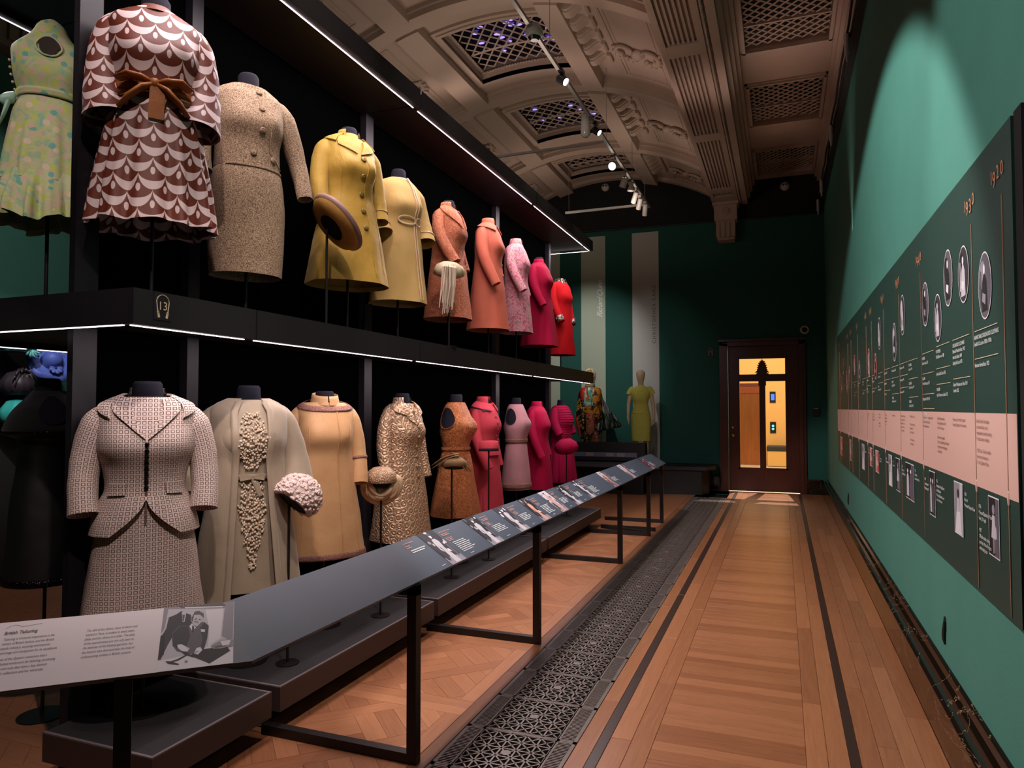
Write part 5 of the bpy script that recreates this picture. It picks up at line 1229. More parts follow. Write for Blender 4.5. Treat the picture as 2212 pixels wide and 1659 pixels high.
# ---- lower row 7: dusty pink sleeveless dress
t_ = figure('sleeveless dusty pink dress with ornate braid at waist and hem', -2.65, 7.014, ZLOW, -4); H = 1.44; form(t_, H, .052)
g = G(H, aline([(a_, b_ * .97, c_, d_) for a_, b_, c_, d_ in tk], .965, .19, .155, .9), bust=.035, seed=9)
ct = g.shell(.07, .965, 'dress', MAUVE, t_)
for sd in (-1, 1):
    q = MB(); n_ = 24; V = [g.P(sd * PI / 2 + .5 * cos(2 * PI * i / n_), .20 + .085 * sin(2 * PI * i / n_), .006) for i in range(n_)]; c_ = g.P(sd * PI / 2, .20, .012)
    q.add(V + [c_], [(i, (i + 1) % n_, n_) for i in range(n_)]); q.build('arm_cap', FORMB, ct, smooth=True)
g.band(.455, .045, 'waist_braid', TRIMP, ct, .009); g.band(.925, .055, 'hem_braid', TRIMP, ct, .007)
# ---- lower row 8, 9
t_ = figure('bright magenta long-sleeved wool coat between the dusty pink dress and the pleated one', -2.65, 7.696, ZLOW, -2); H = 1.42; form(t_, H - .03, .05)
g = G(H, aline(torso(.92, 1.05, .165), 1.01, .215, .18, 1), bust=.028, folds=(4, .03, .6, 1.0), seed=10); ct = g.shell(.07, 1.01, 'coat', MAG, t_)
for sd in (-1, 1): sleeve(g, sd, MAG, ct, s=.9, L=1.15, fwd=.25)
collar_ring(g, MAG, ct, .084, .062, .09, .012, 'collar', gap=.2)
t_ = figure('deep pink dress with ribbed bodice and pleated skirt at the far end below', -2.78, 9.06, ZLOW, -12); H = 1.44; form(t_, H, .05)
g = G(H, aline(torso(.98, 1.05, .155), 1.09, .24, .20, .8), bust=.03, folds=(14, .05, .5, .9), seed=11); ct = g.shell(.47, 1.09, 'skirt', MAG2, t_, nu=110)
gb = G(H, torso(1.0, 1.1, .17) + [(.50, .168, .13, 0)], bust=.03); bd = gb.shell(.075, .49, 'bodice', MAG2, t_)
for k in range(12): gb.band(.10 + .032 * k, .007, 'pintuck', MAG2, bd, .006)
for sd in (-1, 1):
    sl = sleeve(gb, sd, MAG2, bd, s=.95, L=.75, rad=[.018, .042, .066, .068, .068, .064, .058], fwd=.15)
# ---- upper row 1: brown scale print dress
t_ = figure('white and brown scallop print dress tied with a copper brown bow', -2.65, 2.354, ZUP, -42); H = 1.385; form(t_, H, .062)
g = G(H, aline(torso(1.06, 1, .160), 1.06, .262, .215, .75), bust=.035, folds=(12, .095, .46, .9), seed=12, wave=.008)
ct = g.shell(.065, 1.06, 'dress', SCALEP, t_, nu=110, nv=56)
for sd in (-1, 1):
    sleeve(g, sd, SCALEP, ct, s=1.04, L=1.05, rad=[.018, .044, .064, .070, .074, .082, .098], out=-.10, flat=.85, fwd=.02)
collar_ring(g, mat('brown_silk', '6a3424', .6), ct, .082, .062, .082, .045, 'neck_roll', gap=.0)
for k in range(4): g.band(.435 + .020 * k, .026, 'sash', BROWNSASH, ct, .008 + .003 * (k % 2), tilt=.0)
for sd in (-1, 1):
    q = MB(); c_ = g.P(0, .45, .03)
    q.tube([c_, c_ + Vector((sd * .05, -.010, .014)), c_ + Vector((sd * .10, -.002, .022)), c_ + Vector((sd * .145, .02, .0))], [(.009, .012), (.014, .026), (.014, .038), (.004, .034)], 14); q.build('bow_loop', BROWNSASH, ct, smooth=True)
    q = MB(); q.tube([c_, c_ + Vector((sd * .05, -.015, -.03)), c_ + Vector((sd * .10, -.005, -.075)), c_ + Vector((sd * .14, .01, -.125))], [(.01, .014), (.014, .03), (.012, .036), (.004, .03)], 12); q.build('bow_loop', BROWNSASH, ct, smooth=True)
q = MB(); c_ = g.P(0, .45, .04); q.ball(c_, .022, 10, (1, .7, 1)); q.build('bow_knot', BROWNSASH, ct, smooth=True)
q = MB(); q.box(c_ + Vector((.010, -.004, -.085)), (.062, .006, .15), 0, 0, .04); q.box(c_ + Vector((.028, .004, -.05)), (.05, .005, .10), 0, 0, .3); q.build('bow_tail', BROWNSASH, ct)
# ---- upper row 2: tweed suit
t_ = figure('flecked tan tweed jacket and pencil skirt', -2.65, 2.951, ZUP, -30); H = 1.30; form(t_, H, .055)
g = G(H, torso(.95, 1, .150) + [(.56, .18, .14, 0), (.68, .192, .150, 0), (.85, .196, .15, 0), (1.085, .183, .145, 0)], bust=0, seed=13); g.shell(.42, 1.085, 'skirt', TWEED, t_)
gj = G(H, torso(1.0, 1.08, .168) + [(.54, .170, .132, 0)], bust=.04); jk = gj.shell(.075, .525, 'jacket', TWEED, t_)
for sd in (-1, 1): sleeve(gj, sd, TWEED, jk, s=1.02, L=1.10 if sd > 0 else 1.0, out=.16 if sd > 0 else .02, rad=[.018, .042, .060, .056, .050, .046, .042])
gj.buttons([(.12, .12), (.12, .22), (.12, .335), (-.05, .455), (.55, .47)], .0165, TWEED, jk, dome=.008)
gj.ribbon([(-.9 + .1 * i, .525 + .0 * i) for i in range(28)], .012, 'hem_fold', TWEED, jk, .006); gj.ribbon([(.35, .1), (.38, .3), (.42, .43), (.70, .47), (1.1, .50)], .004, 'front_edge', TWEED, jk, .006)
# ---- upper row 3: yellow coat
t_ = figure('olive yellow slub silk coat with five large round buttons', -2.65, 3.884, ZUP, -24); H = 1.36; form(t_, H, .055)
g = G(H, aline(torso(1.0, 1.05, .165), 1.04, .272, .225, .85), bust=.05, folds=(5, .045, .5, 1.0), seed=14); ct = g.shell(.075, 1.04, 'coat', SLUB, t_)
for sd in (-1, 1):
    sleeve(g, sd, SLUB, ct, s=.98, L=1.03, fwd=.06, rad=[.018, .044, .066, .062, .058, .054, .052], cuff=(.006, SLUB, .92))
    g.patch([(sd * 2.4, .050), (sd * .75, .070), (sd * .80, .135), (sd * 2.0, .100)], 'collar', SLUB, ct, .014, .009)
    g.patch([(sd * .80, .08), (sd * .30, .10), (sd * .05, .205), (sd * .72, .155)], 'lapel', SLUB, ct, .010, .007)
    g.ribbon([(sd * .72, .2 + i * .055) for i in range(15)], .003, 'princess_seam', SLUB, ct, .0035)
collar_ring(g, SLUB, ct, .084, .068, .09, .022, 'collar_stand', gap=.8); collar_ring(g, SLUB, ct, .072, .060, .085, .045, 'inner_blouse_neck', gap=0)
g.ribbon([(.24, .2 + i * .05) for i in range(17)], .006, 'front_edge', SLUB, ct, .005)
g.buttons([(.10, .235 + .112 * i) for i in range(5)], .019, mat('yellow_bronze_button', '6e5a1c', .5), ct, dome=.008)
# ---- upper row 4: cream yellow coat with looped braid
t_ = figure('plain cream yellow coat with looped pale braid at the waist', -2.65, 4.53, ZUP, -22); H = 1.29; form(t_, H, .055)
g = G(H, aline(torso(.97, 1.08, .176), 1.0, .225, .19, 1), bust=.045, folds=(4, .03, .5, 1.0), seed=15); ct = g.shell(.075, 1.0, 'coat', CREAMY, t_)
for sd in (-1, 1): sleeve(g, sd, CREAMY, ct, s=.95, L=.88, fwd=.10, rad=[.018, .044, .068, .070, .074, .078, .082], cuff=(.006, IVORY, .9))
for a_ in (.22, .34): g.ribbon([(a_, .07 + i * .048) for i in range(20)], .008, 'front_braid', IVORY, ct, .008)
for sd, r1 in ((-1, .80), (1, .45)): g.ribbon([(.28 + sd * r1 * (1 - cos(2 * PI * i / 20)) / 2 * (1), .400 - .030 * sin(2 * PI * i / 20) * 1) for i in range(21)], .013, 'braid_loop', IVORY, ct, .013)
collar_ring(g, IVORY, ct, .078, .070, .082, .070, 'neck_binding', gap=0)
# ---- upper row 5: orange cloque coat
t_ = figure('burnt orange crinkled coat dress with a long lapel', -2.65, 5.368, ZUP, 0); H = 1.29; form(t_, H, .052)
g = G(H, aline(torso(.95, 1.08, .168), 1.02, .23, .195, .95), bust=.03, folds=(4, .03, .5, 1.0), seed=16); ct = g.shell(.075, 1.02, 'coat', ORANGEC, t_)
for sd in (-1, 1):
    sleeve(g, sd, ORANGEC, ct, s=.93, L=1.0, fwd=.36)
    g.patch([(sd * 2.0, .055), (sd * .55, .080), (sd * .10, .26), (sd * 1.0, .16)], 'collar', ORANGEC, ct, .012, .008)
    g.patch([(sd * .35, .50), (sd * .95, .49), (sd * .95, .525), (sd * .35, .535)], 'pocket_flap', ORANGEC, ct, .012, .008, 4)
collar_ring(g, ORANGEC, ct, .080, .066, .09, .020, 'collar_stand', gap=.7)
# ---- upper row 6: salmon coat
t_ = figure('plain salmon pink wool coat with turned-down collar', -2.65, 6.25, ZUP, 4); H = 1.36; form(t_, H - .03, .05)
g = G(H, aline(torso(.95, 1.08, .170), 1.09, .235, .20, 1), bust=.026, folds=(5, .05, .5, 1.0), seed=17); ct = g.shell(.07, 1.09, 'coat', SALMON, t_)
for sd in (-1, 1):
    sleeve(g, sd, SALMON, ct, s=.93, L=1.22, fwd=.30, rad=[.018, .044, .068, .066, .062, .056, .05])
    g.patch([(sd * 2.6, .045), (sd * .10, .085), (sd * .45, .150), (sd * 2.2, .105)], 'collar', SALMON, ct, .016, .010)
collar_ring(g, SALMON, ct, .084, .066, .09, .004, 'collar_stand', gap=.3); g.buttons([(.1, .46), (.1, .56)], .014, mat('salmon_button', 'c07a3a', .4), ct)
# ---- upper row 7: floral coat
t_ = figure('pink and moss floral print coat', -2.65, 7.015, ZUP, 3); H = 1.34; form(t_, H - .03, .05)
g = G(H, aline(torso(.92, 1.05, .160), 1.02, .205, .175, 1), bust=.024, folds=(4, .03, .5, 1.0), seed=18); ct = g.shell(.07, 1.02, 'coat', FLORAL, t_)
for sd in (-1, 1): sleeve(g, sd, FLORAL, ct, s=.92, L=1.05, fwd=.28)
collar_ring(g, FLORAL, ct, .084, .066, .09, .010, 'collar', gap=.3)
# ---- upper row 8: crimson magenta coat
t_ = figure('crimson magenta coat beside the floral one', -2.65, 7.786, ZUP, -4); H = 1.29; form(t_, H, .05)
g = G(H, aline(torso(.95, 1.08, .175), 1.05, .26, .21, 1), bust=.03, folds=(6, .06, .4, 1.0), seed=19); ct = g.shell(.07, 1.05, 'coat', mat('crimson_wool', '960030', .85, spec=.2), t_)
for sd in (-1, 1): sleeve(g, sd, MATS['crimson_wool'], ct, s=.93, L=1.05, fwd=.25)
collar_ring(g, MATS['crimson_wool'], ct, .084, .066, .09, .025, 'collar', gap=.3)
# ---- upper row 9: red coat with fur cuff
t_ = figure('scarlet coat with brown and white fur cuffs at the far end above', -2.78, 9.06, ZUP, -16); H = 1.29; form(t_, H - .02, .05)
g = G(H, aline(torso(.95, 1.05, .165), 1.06, .22, .185, 1), bust=.024, folds=(4, .03, .5, 1.0), seed=20); ct = g.shell(.07, 1.06, 'coat', RED, t_)
FUR = mat('mottled_fur', '8a7a70', .95, fn=lambda t: (ramp(t, noise(t, coords(t, 'Object'), 30, 3), [(.42, hx('2a201c')), (.5, hx('6a5548')), (.58, hx('cfc4b8'))]), noise(t, coords(t, 'Object'), 260, 3), 1))
for sd in (-1, 1): sleeve(g, sd, RED, ct, s=.92, L=1.12, fwd=.30, cuff=(.07, FUR, .90))
collar_ring(g, FUR, ct, .100, .072, .105, .03, 'fur_collar', gap=.3)
# ---- upper end bay: green bubble print dress
t_ = figure('pale green chiffon dress with aqua and pink bubble print, open keyhole and frilled hem', -3.40, 2.40, ZUP, -36); H = 1.475; form(t_, H - .12, .05)
tk2 = [(.01, .020, .025, .01), (.035, .055, .050, .01), (.07, .072, .062, .008), (.11, .095, .07, .005), (.15, .135, .08, .0), (.19, .165, .09, 0), (.25, .165, .105, 0), (.33, .155, .115, 0), (.40, .135, .105, 0), (.44, .130, .10, 0)]
g = G(H, aline(tk2, .86, .205, .165, .6), bust=.03, folds=(12, .07, .46, .8), seed=21); ct = g.shell(.01, .86, 'dress', SPOTS, t_, nu=90)
gf = G(H, [(.80, .195, .155, 0), (.86, .212, .172, 0), (.95, .235, .195, 0), (1.05, .25, .21, 0)], bust=0, folds=(17, .17, .80, 1.0), seed=22, wave=.018); gf.shell(.82, 1.05, 'hem_frill', SPOTS, ct, nu=130, nv=14)
q = MB(); n_ = 20; V = [g.P(-.06 + .27 * cos(2 * PI * i / n_) * (.75 if sin(2 * PI * i / n_) > 0 else 1), .19 + .055 * sin(2 * PI * i / n_), .007) for i in range(n_)]; q.add(V + [g.P(-.06, .19, .004)], [(i, (i + 1) % n_, n_) for i in range(n_)]); q.build('keyhole', LINING, ct)
g.ribbon([(-.06 + .29 * cos(2 * PI * i / 24), .19 + .058 * sin(2 * PI * i / 24)) for i in range(25)], .006, 'keyhole_edge', SPOTS, ct, .010)
g.band(.425, .036, 'belt', SPOTS, ct, .010, tilt=-.01)
q = MB(); c_ = g.P(-1.5, .46, .03); q.tube([c_ + Vector((.02, 0, .03)), c_, c_ + Vector((-.03, 0, -.02)), c_ + Vector((-.01, 0, -.04))], [.01, .03, .028, .008], 10); q.tube([c_, c_ + Vector((-.02, -.01, -.08)), c_ + Vector((-.04, -.015, -.15))], [(.012, .02), (.008, .03), (.003, .012)], 8); q.build('side_bow', mat('mint_satin', '9fc4b4', .45), ct, smooth=True)
for k in range(5): q = MB(); q.ball(g.P(-PI / 2 - .1, .25 + .035 * k, .008), .007, 8); q.build('pearl_button', IVORY, ct, smooth=True)
# ---- lower end bay: black gown
t_ = figure('black sleeveless gown with sequin bands, half hidden at the left edge', -3.50, 2.50, 0, -120); H = 1.70; form(t_, H, .055)
g = G(H, [(.06, .075, .07, 0), (.10, .12, .10, 0), (.16, .19, .15, 0), (.24, .23, .19, 0), (.27, .225, .19, 0), (.29, .17, .14, 0), (.42, .155, .13, 0), (.6, .17, .15, 0), (1.0, .20, .18, 0), (1.02, .2, .18, 0)], bust=0, seed=23)
cp = g.shell(.065, .28, 'cape_bodice', BLACKF, t_); sk = g.shell(.28, 1.02, 'gown', BLACKS, t_); g.band(.275, .03, 'sequin_band', SEQ, cp, .012); g.band(1.0, .035, 'sequin_hem', SEQ, sk, .008)
q = MB(); n_ = 24; V = [g.P(PI / 2 + .33 * cos(2 * PI * i / n_), .165 + .07 * sin(2 * PI * i / n_), .006) for i in range(n_)]; q.add(V + [g.P(PI / 2, .165, .012)], [(i, (i + 1) % n_, n_) for i in range(n_)]); q.build('arm_cap', FORMB, cp, smooth=True)

# ================================================================ HATS ON STANDS
def hat(name, label, X, Y, Z, zf, build, stand_label, rx=0, rz=0, px=0, py=0, group=None, up=None):
    st_ = thing('hat_stand', stand_label, 'hat stand', (X + px, Y + py, zf))
    MB().cyl((0, 0, .005), (0, 0, Z - zf - .01), .0075, n=8).build('pole', STEEL, st_)
    q = MB(); q.lathe([(0, 0), (.06, 0), (.06, .005), (0, .009)], n=18); q.build('base_plate', STEEL, st_)
    t_ = thing(name, label, 'hat', (X, Y, Z)); t_.rotation_euler = (rx, 0, rz)
    if up: t_.rotation_euler = (-Vector(up)).to_track_quat('Z', 'Y').to_euler()
    build(t_); return t_
def h_boater(t_):
    q = MB(); q.lathe([(.075, .0), (.10, -.012), (.165, .005), (.185, .035), (.188, .050), (.180, .052), (.165, .030), (.12, .030), (.105, .075), (.09, .085), (0, .088)], n=40); q.build('brim_and_crown', fabric('straw_yellow', 'a87a3a', 'c99a54', 6, 200), t_, smooth=True)
    q = MB(); q.lathe([(.182, .028), (.191, .036), (.193, .052), (.186, .058)], n=40); q.build('rim_ribbon', mat('mauve_ribbon', '8a6a64', .6), t_, smooth=True)
    q = MB(); q.lathe([(0, -.004), (.078, -.002), (.082, -.012)], n=28); q.build('inner_lining', VOID, t_)
hat('boater_hat', 'upturned straw yellow hat with mauve rim ribbon before the yellow coat', -2.47, 3.46, 2.62, ZUP, h_boater, 'thin black stand under the straw yellow hat', 0, 0, -.03, -.01, up=(-.42, -.62, -.66))
def h_woven(t_):
    q = MB(); q.lathe([(0, .075), (.05, .07), (.10, .045), (.125, .0), (.115, -.035), (.08, -.05)], n=40, wob=lambda a, z: .05 * sin(9 * a + z * 120)); q.build('woven_crown', fabric('cream_straw', 'bba888', 'e4d6b8', 20, 200, .5), t_, smooth=True)
    q = MB(); rv = random.Random(2)
    for i in range(26):
        x = -.12 + .10 * rv.random(); y = -.085 - .04 * rv.random(); L_ = rv.uniform(.24, .36)
        q.tube([(x * .6, y * .6, .05), (x, y, .02), (x + rv.uniform(-.01, .01), y - .01, -.12), (x + rv.uniform(-.015, .015), y, -L_)], [.004, .0055, .0055, .004], 5)
    q.build('fringe', mat('ivory_fringe', 'd8c4b0', .8), t_, kind='stuff')
hat('woven_hat', 'cream woven toque with a long ivory fringe before the orange coat', -2.44, 4.96, 2.63, ZUP, h_woven, 'thin black stand under the fringed toque', R(8), R(60))
def h_fluffy(t_):
    q = MB(); q.lathe([(0, .10), (.06, .09), (.11, .04), (.115, -.02), (.085, -.05)], n=24); q.build('crown', mat('fluffy_base', 'cdb4ae', .9), t_, smooth=True)
    q = MB(); rv = random.Random(6)
    for i in range(1000):
        a = rv.uniform(0, 2 * PI); th = rv.uniform(0, 2.05); r_ = .108 + .014 * rv.random(); p = Vector((r_ * sin(th) * cos(a), r_ * sin(th) * sin(a), r_ * .92 * cos(th))); q.ball(p, rv.uniform(.008, .014), 6, (1, 1, .8))
    q.build('petals', mat('blush_petals', 'e2ccc8', .85), t_, kind='stuff')
    q = MB(); q.lathe([(0, -.052), (.084, -.05), (.09, -.035)], n=24); q.build('inner_lining', VOID, t_)
hat('petal_hat', 'round blush white petal hat before the apricot coat', -2.38, 3.06, 1.085, ZLOW, h_fluffy, 'thin black stand under the petal hat', 0, 0, -.045, -.02, up=(-.30, -.62, -.72))
def h_turban(t_):
    q = MB(); q.lathe([(0, .085), (.05, .08), (.09, .05), (.10, .0), (.095, -.01)], n=30, wob=lambda a, z: .02 * sin(24 * a)); q.build('beaded_crown', TRIMP if False else mat('beaded_cream', 'b8977a', .5, fn=lambda t: (mixc(t, voro(t, coords(t, 'Object'), 130).lt(.35), hx('9a7558'), hx('d8b898')), voro(t, coords(t, 'Object'), 130), 1)), t_, smooth=True)
    q = MB()
    for k in range(6):
        r_ = .050 + .0115 * k; q.tube([(r_ * cos(a) * 1.12, -.034 + .010 * k, r_ * sin(a) * (1.05 + .05 * sin(3 * a + k)) - .040) for a in [PI * .80 + (PI * 1.40) * i / 24 for i in range(25)]], [.006] + [.016 + .005 * sin(k * 2 + i * .5) for i in range(23)] + [.006], 8)
    q.build('silk_folds', IVORY, t_, smooth=True)
    q = MB(); q.ball((0, .03, -.055), .105, 20, (1, .45, 1.0)); q.build('back_drape', IVORY, t_, smooth=True)
    q = MB(); q.ball((0, -.022, -.022), .072, 16, (1, .62, .42)); q.build('inner_lining', VOID, t_, smooth=True)
hat('turban_hat', 'cream turban hat with beaded crown and looped silk folds', -2.42, 3.94, 1.085, ZLOW, h_turban, 'thin black stand under the beaded turban', R(4), R(32))
def h_feather(t_):
    rv = random.Random(8); q = MB(); q.lathe([(0, .055), (.06, .05), (.10, .02), (.105, -.01), (.08, -.03)], n=22); q.build('crown', mat('fawn_felt', '8a6a4a', .9), t_, smooth=True)
    FE = fabric('fawn_feathers', '5e4228', 'c9a67c', 14, 120, .3)
    for i in range(30):
        q = MB(); y0 = rv.uniform(-.10, .06); up = rv.uniform(.045, .08); lf = i % 3 != 0; L_ = rv.uniform(.10, .19) if lf else rv.uniform(.08, .13); pts = []
        for k in range(7):
            u = k / 6; x = .04 - (L_ + .04) * u if lf else -.02 + (L_ + .03) * u
            pts.append((x, y0 * (1 - .5 * u), up - (.085 if lf else .13) * u * u + rv.uniform(-.002, .002)))
        q.tube(pts, [(.004, .004), (.006, .012), (.006, .017), (.005, .018), (.005, .015), (.003, .009), (.001, .002)], 6); q.build('feather', FE, t_, smooth=True)
    q = MB(); q.lathe([(0, -.032), (.08, -.03)], n=20); q.build('inner_lining', VOID, t_)
hat('feather_hat', 'fawn feathered hat before the copper orange dress', -2.42, 5.02, 1.105, ZLOW, h_feather, 'thin black stand under the feathered hat', R(-14), R(25), -.02, 0)
def h_pill(t_):
    q = MB(); q.lathe([(0, .06), (.075, .058), (.085, .05), (.088, -.01)], n=26); q.build('crown', CORAL, t_, smooth=True); q = MB(); q.lathe([(.089, -.012), (.091, -.03), (.08, -.032), (0, -.02)], n=26); q.build('band', NAVY, t_, smooth=True)
hat('pillbox_hat', 'small coral pillbox hat with navy band before the coral suit', -2.42, 5.72, 1.20, ZLOW, h_pill, 'thin black stand under the coral pillbox hat', R(-5), R(30))
def h_pink(t_):
    q = MB(); q.lathe([(0, .11), (.07, .105), (.13, .06), (.15, .0), (.13, -.05), (.07, -.075)], n=34, wob=lambda a, z: .02 * sin(16 * a)); q.build('crown', MAG2, t_, smooth=True)
hat('pink_hat', 'round deep pink pleated hat before the pleated dress', -2.50, 8.38, 1.055, ZLOW, h_pink, 'thin black stand under the deep pink hat', R(-12), R(60))
# hats on the board beyond the end of the shelving
hb = thing('hat_board', 'dark grey display board carrying the blue and turquoise hats', 'display board', (-6.66, 3.9, 0))
MB().b2(-.04, 0, -1.6, .93, .0, 2.28).build('board', mat('charcoal_board', '1e1a1d', .7), hb); MB().b2(-.045, .02, .90, .97, .0, 2.30).b2(-.045, .02, -1.6, .97, 2.24, 2.32).build('frame', mat('warm_grey_frame', '6b5f60', .6), hb)
AQ = fabric('aqua_chiffon', '4f9fa0', '8fd0cc', 8, 200); TEALH = fabric('turquoise_silk', '1f8f8c', '4cc0b8', 6, 200, .1, .5); BLUE = fabric('cornflower_silk', '3a4c9c', '6a80d0', 6, 200, .1, .45); DKF = mat('dark_net', '2c242c', .5)
t_ = thing('blue_hat', 'wide cornflower blue hat with ruffled brim and flower', 'hat', (-6.42, 4.60, 1.99)); t_.rotation_euler = (R(15), R(60), 0); t_.scale = (.85, .85, .85)
q = MB(); q.lathe([(0, .13), (.07, .12), (.10, .06), (.11, .0)], n=24); q.build('crown', BLUE, t_, smooth=True)
q = MB(); q.lathe([(.10, .0), (.16, -.012), (.25, .0), (.255, .006), (.16, -.004)], n=40, wob=lambda a, z: .07 * sin(5 * a) + .03 * sin(11 * a)); q.build('brim', BLUE, t_, smooth=True)
for k in range(8): q = MB(); a = k * PI / 4; q.ball((.12 + .04 * cos(a), .04 * sin(a), .04), .035, 8, (1, .8, .35), Matrix.Rotation(a, 3, 'Z')); q.build('petal', BLUE, t_, smooth=True)
def turb(t_, m, r_, n_=9):
    q = MB(); q.lathe([(0, r_), (r_ * .6, r_ * .8), (r_, r_ * .2), (r_ * .98, -r_ * .4), (r_ * .6, -r_ * .7)], n=36, wob=lambda a, z: .05 * sin(n_ * a + 8 * z)); return q.build('crown', m, t_, smooth=True)
t_ = thing('aqua_hat', 'aqua chiffon turban with a looped flower at upper left', 'hat', (-6.45, 4.26, 2.16)); t_.scale = (.8, .8, .8); turb(t_, AQ, .19)
for k in range(12): q = MB(); a = k * PI / 6; q.tube([(.10, .14, -.10), (.14 + .0, .14 + .07 * cos(a), -.10 + .07 * sin(a)), (.13, .14 + .10 * cos(a + .2), -.10 + .10 * sin(a + .2)), (.12, .15 + .05 * cos(a + .4), -.10 + .05 * sin(a + .4))], [.008, .012, .012, .008], 6); q.build('loop', AQ, t_, smooth=True)
t_ = thing('dark_hat', 'dark feathered hat left of the turquoise ones', 'hat', (-6.48, 4.33, 1.76)); t_.scale = (.78, .78, .78); turb(t_, DKF, .17, 13)
for k in range(10): q = MB(); a = k * .63; q.tube([(.05, .0, .10), (.12, .08 * cos(a), .14 + .04 * sin(a)), (.14, .15 * cos(a), .04 + .10 * sin(a))], [.01, .022, .006], 6); q.build('feather', DKF, t_, smooth=True)
t_ = thing('turquoise_saucer_hat', 'smooth turquoise saucer hat behind the black gown', 'hat', (-6.5, 4.60, 1.72)); t_.rotation_euler = (R(25), R(50), 0); q = MB(); q.lathe([(0, .03), (.12, .02), (.16, 0), (.12, -.02), (0, -.03)], n=32); q.build('disc', TEALH, t_, smooth=True); q = MB(); q.lathe([(0, .06), (.06, .05), (.07, .02)], n=20); q.build('crown', TEALH, t_, smooth=True)
t_ = thing('turquoise_turban', 'swirled turquoise turban low at the left edge', 'hat', (-6.48, 4.33, 1.50)); t_.scale = (.85, .85, .85); turb(t_, TEALH, .16, 7); q = MB(); q.tube([(.0, .05, .12), (.03, .08, .19), (.05, .07, .15)], [.03, .015, .004], 8); q.build('knot', TEALH, t_, smooth=True)

# ================================================================ MANNEQUINS at the far wall
MANN = mat('mannequin_cream', 'cdb594', .55)
def mannequin(label, X, Y, zf, rz, head=True, arms=True):
    t_ = thing('mannequin', label, 'mannequin', (X, Y, zf), rz)
    J = {'pel': (0, 0, .93, .135, .10), 'bel': (0, 0, 1.06, .115, .085), 'che': (0, 0, 1.25, .14, .10), 'nb': (0, .01, 1.43, .06, .055), 'ne': (0, 0, 1.49, .050, .050), 'h1': (0, -.012, 1.575, .076, .092), 'h2': (0, -.005, 1.66, .098, .115), 'h3': (0, .005, 1.74, .068, .082)}
    E_ = [('pel', 'bel'), ('bel', 'che'), ('che', 'nb'), ('nb', 'ne'), ('ne', 'h1'), ('h1', 'h2'), ('h2', 'h3')]
    for s, n_ in ((-1, 'L'), (1, 'R')):
        J.update({'hip' + n_: (s * .09, 0, .88, .09, .09), 'kn' + n_: (s * .095, -.01, .50, .055, .055), 'cf' + n_: (s * .097, .015, .34, .052, .055), 'an' + n_: (s * .10, .02, .09, .033, .036), 'ft' + n_: (s * .105, -.06, .035, .036, .028), 'to' + n_: (s * .11, -.14, .022, .026, .018)})
        E_ += [('pel', 'hip' + n_), ('hip' + n_, 'kn' + n_), ('kn' + n_, 'cf' + n_), ('cf' + n_, 'an' + n_), ('an' + n_, 'ft' + n_), ('ft' + n_, 'to' + n_)]
        if arms:
            J.update({'sh' + n_: (s * .165, 0, 1.385, .05, .05), 'el' + n_: (s * .225, .02, 1.10, .036, .038), 'wr' + n_: (s * .235, -.03, .87, .024, .026), 'pa' + n_: (s * .232, -.045, .80, .020, .036)})
            E_ += [('che', 'sh' + n_), ('sh' + n_, 'el' + n_), ('el' + n_, 'wr' + n_), ('wr' + n_, 'pa' + n_)]
            for k, (dy_f, L_) in enumerate(((-.030, .07), (-.012, .08), (.006, .075), (.022, .06))):
                J['f%d%s' % (k, n_)] = (s * .230, -.048 + dy_f, .765, .0095, .0095); J['g%d%s' % (k, n_)] = (s * .222, -.054 + dy_f, .765 - L_ * .6, .008, .008); E_ += [('pa' + n_, 'f%d%s' % (k, n_)), ('f%d%s' % (k, n_), 'g%d%s' % (k, n_))]
            J['t1' + n_] = (s * .222, -.085, .81, .0105, .0105); J['t2' + n_] = (s * .214, -.098, .77, .0085, .0085); E_ += [('pa' + n_, 't1' + n_), ('t1' + n_, 't2' + n_)]
    ks = list(J); me = bpy.data.meshes.new('body'); me.from_pydata([J[k][:3] for k in ks], [(ks.index(a), ks.index(b)) for a, b in E_], [])
    o = bpy.data.objects.new('body', me); COL.objects.link(o); o.parent = t_; me.materials.append(MANN)
    o.modifiers.new('skin', 'SKIN'); sv = me.skin_vertices[0].data
    for k, v in zip(ks, sv): v.radius = J[k][3:5]; v.use_root = (k == 'pel')
    o.modifiers.new('sub', 'SUBSURF').levels = 2; o.modifiers['sub'].render_levels = 2
    ev = o.evaluated_get(bpy.context.evaluated_depsgraph_get()); m2 = bpy.data.meshes.new_from_object(ev); o.modifiers.clear(); o.data = m2; m2.name = 'body'
    m2.polygons.foreach_set('use_smooth', [True] * len(m2.polygons)); m2.materials.clear(); m2.materials.append(MANN)
    q = MB(); q.ball((0, -.095, 1.635), .014, 8, (.8, 1, 1.6)); q.ball((0, -.088, 1.585), .012, 8, (1.7, .6, .5)); q.build('face_relief', MANN, t_, smooth=True)
    return t_
t_ = mannequin('bald cream mannequin in a sleek lime yellow knee-length dress', -2.45, 13.05, .52, R(10))
LIME = fabric('lime_tweed', 'b8b44a', 'dcd878', 20, 260, .4)
g = G(1.50, [(.055, .058, .055, 0), (.08, .10, .07, 0), (.11, .165, .08, 0), (.15, .175, .10, 0), (.22, .165, .12, 0), (.30, .155, .13, 0), (.40, .135, .115, 0), (.50, .15, .125, 0), (.60, .175, .14, 0), (.75, .18, .145, 0), (1.08, .17, .14, 0)], bust=.03)
dr_ = g.shell(.06, 1.08, 'dress', LIME, t_)
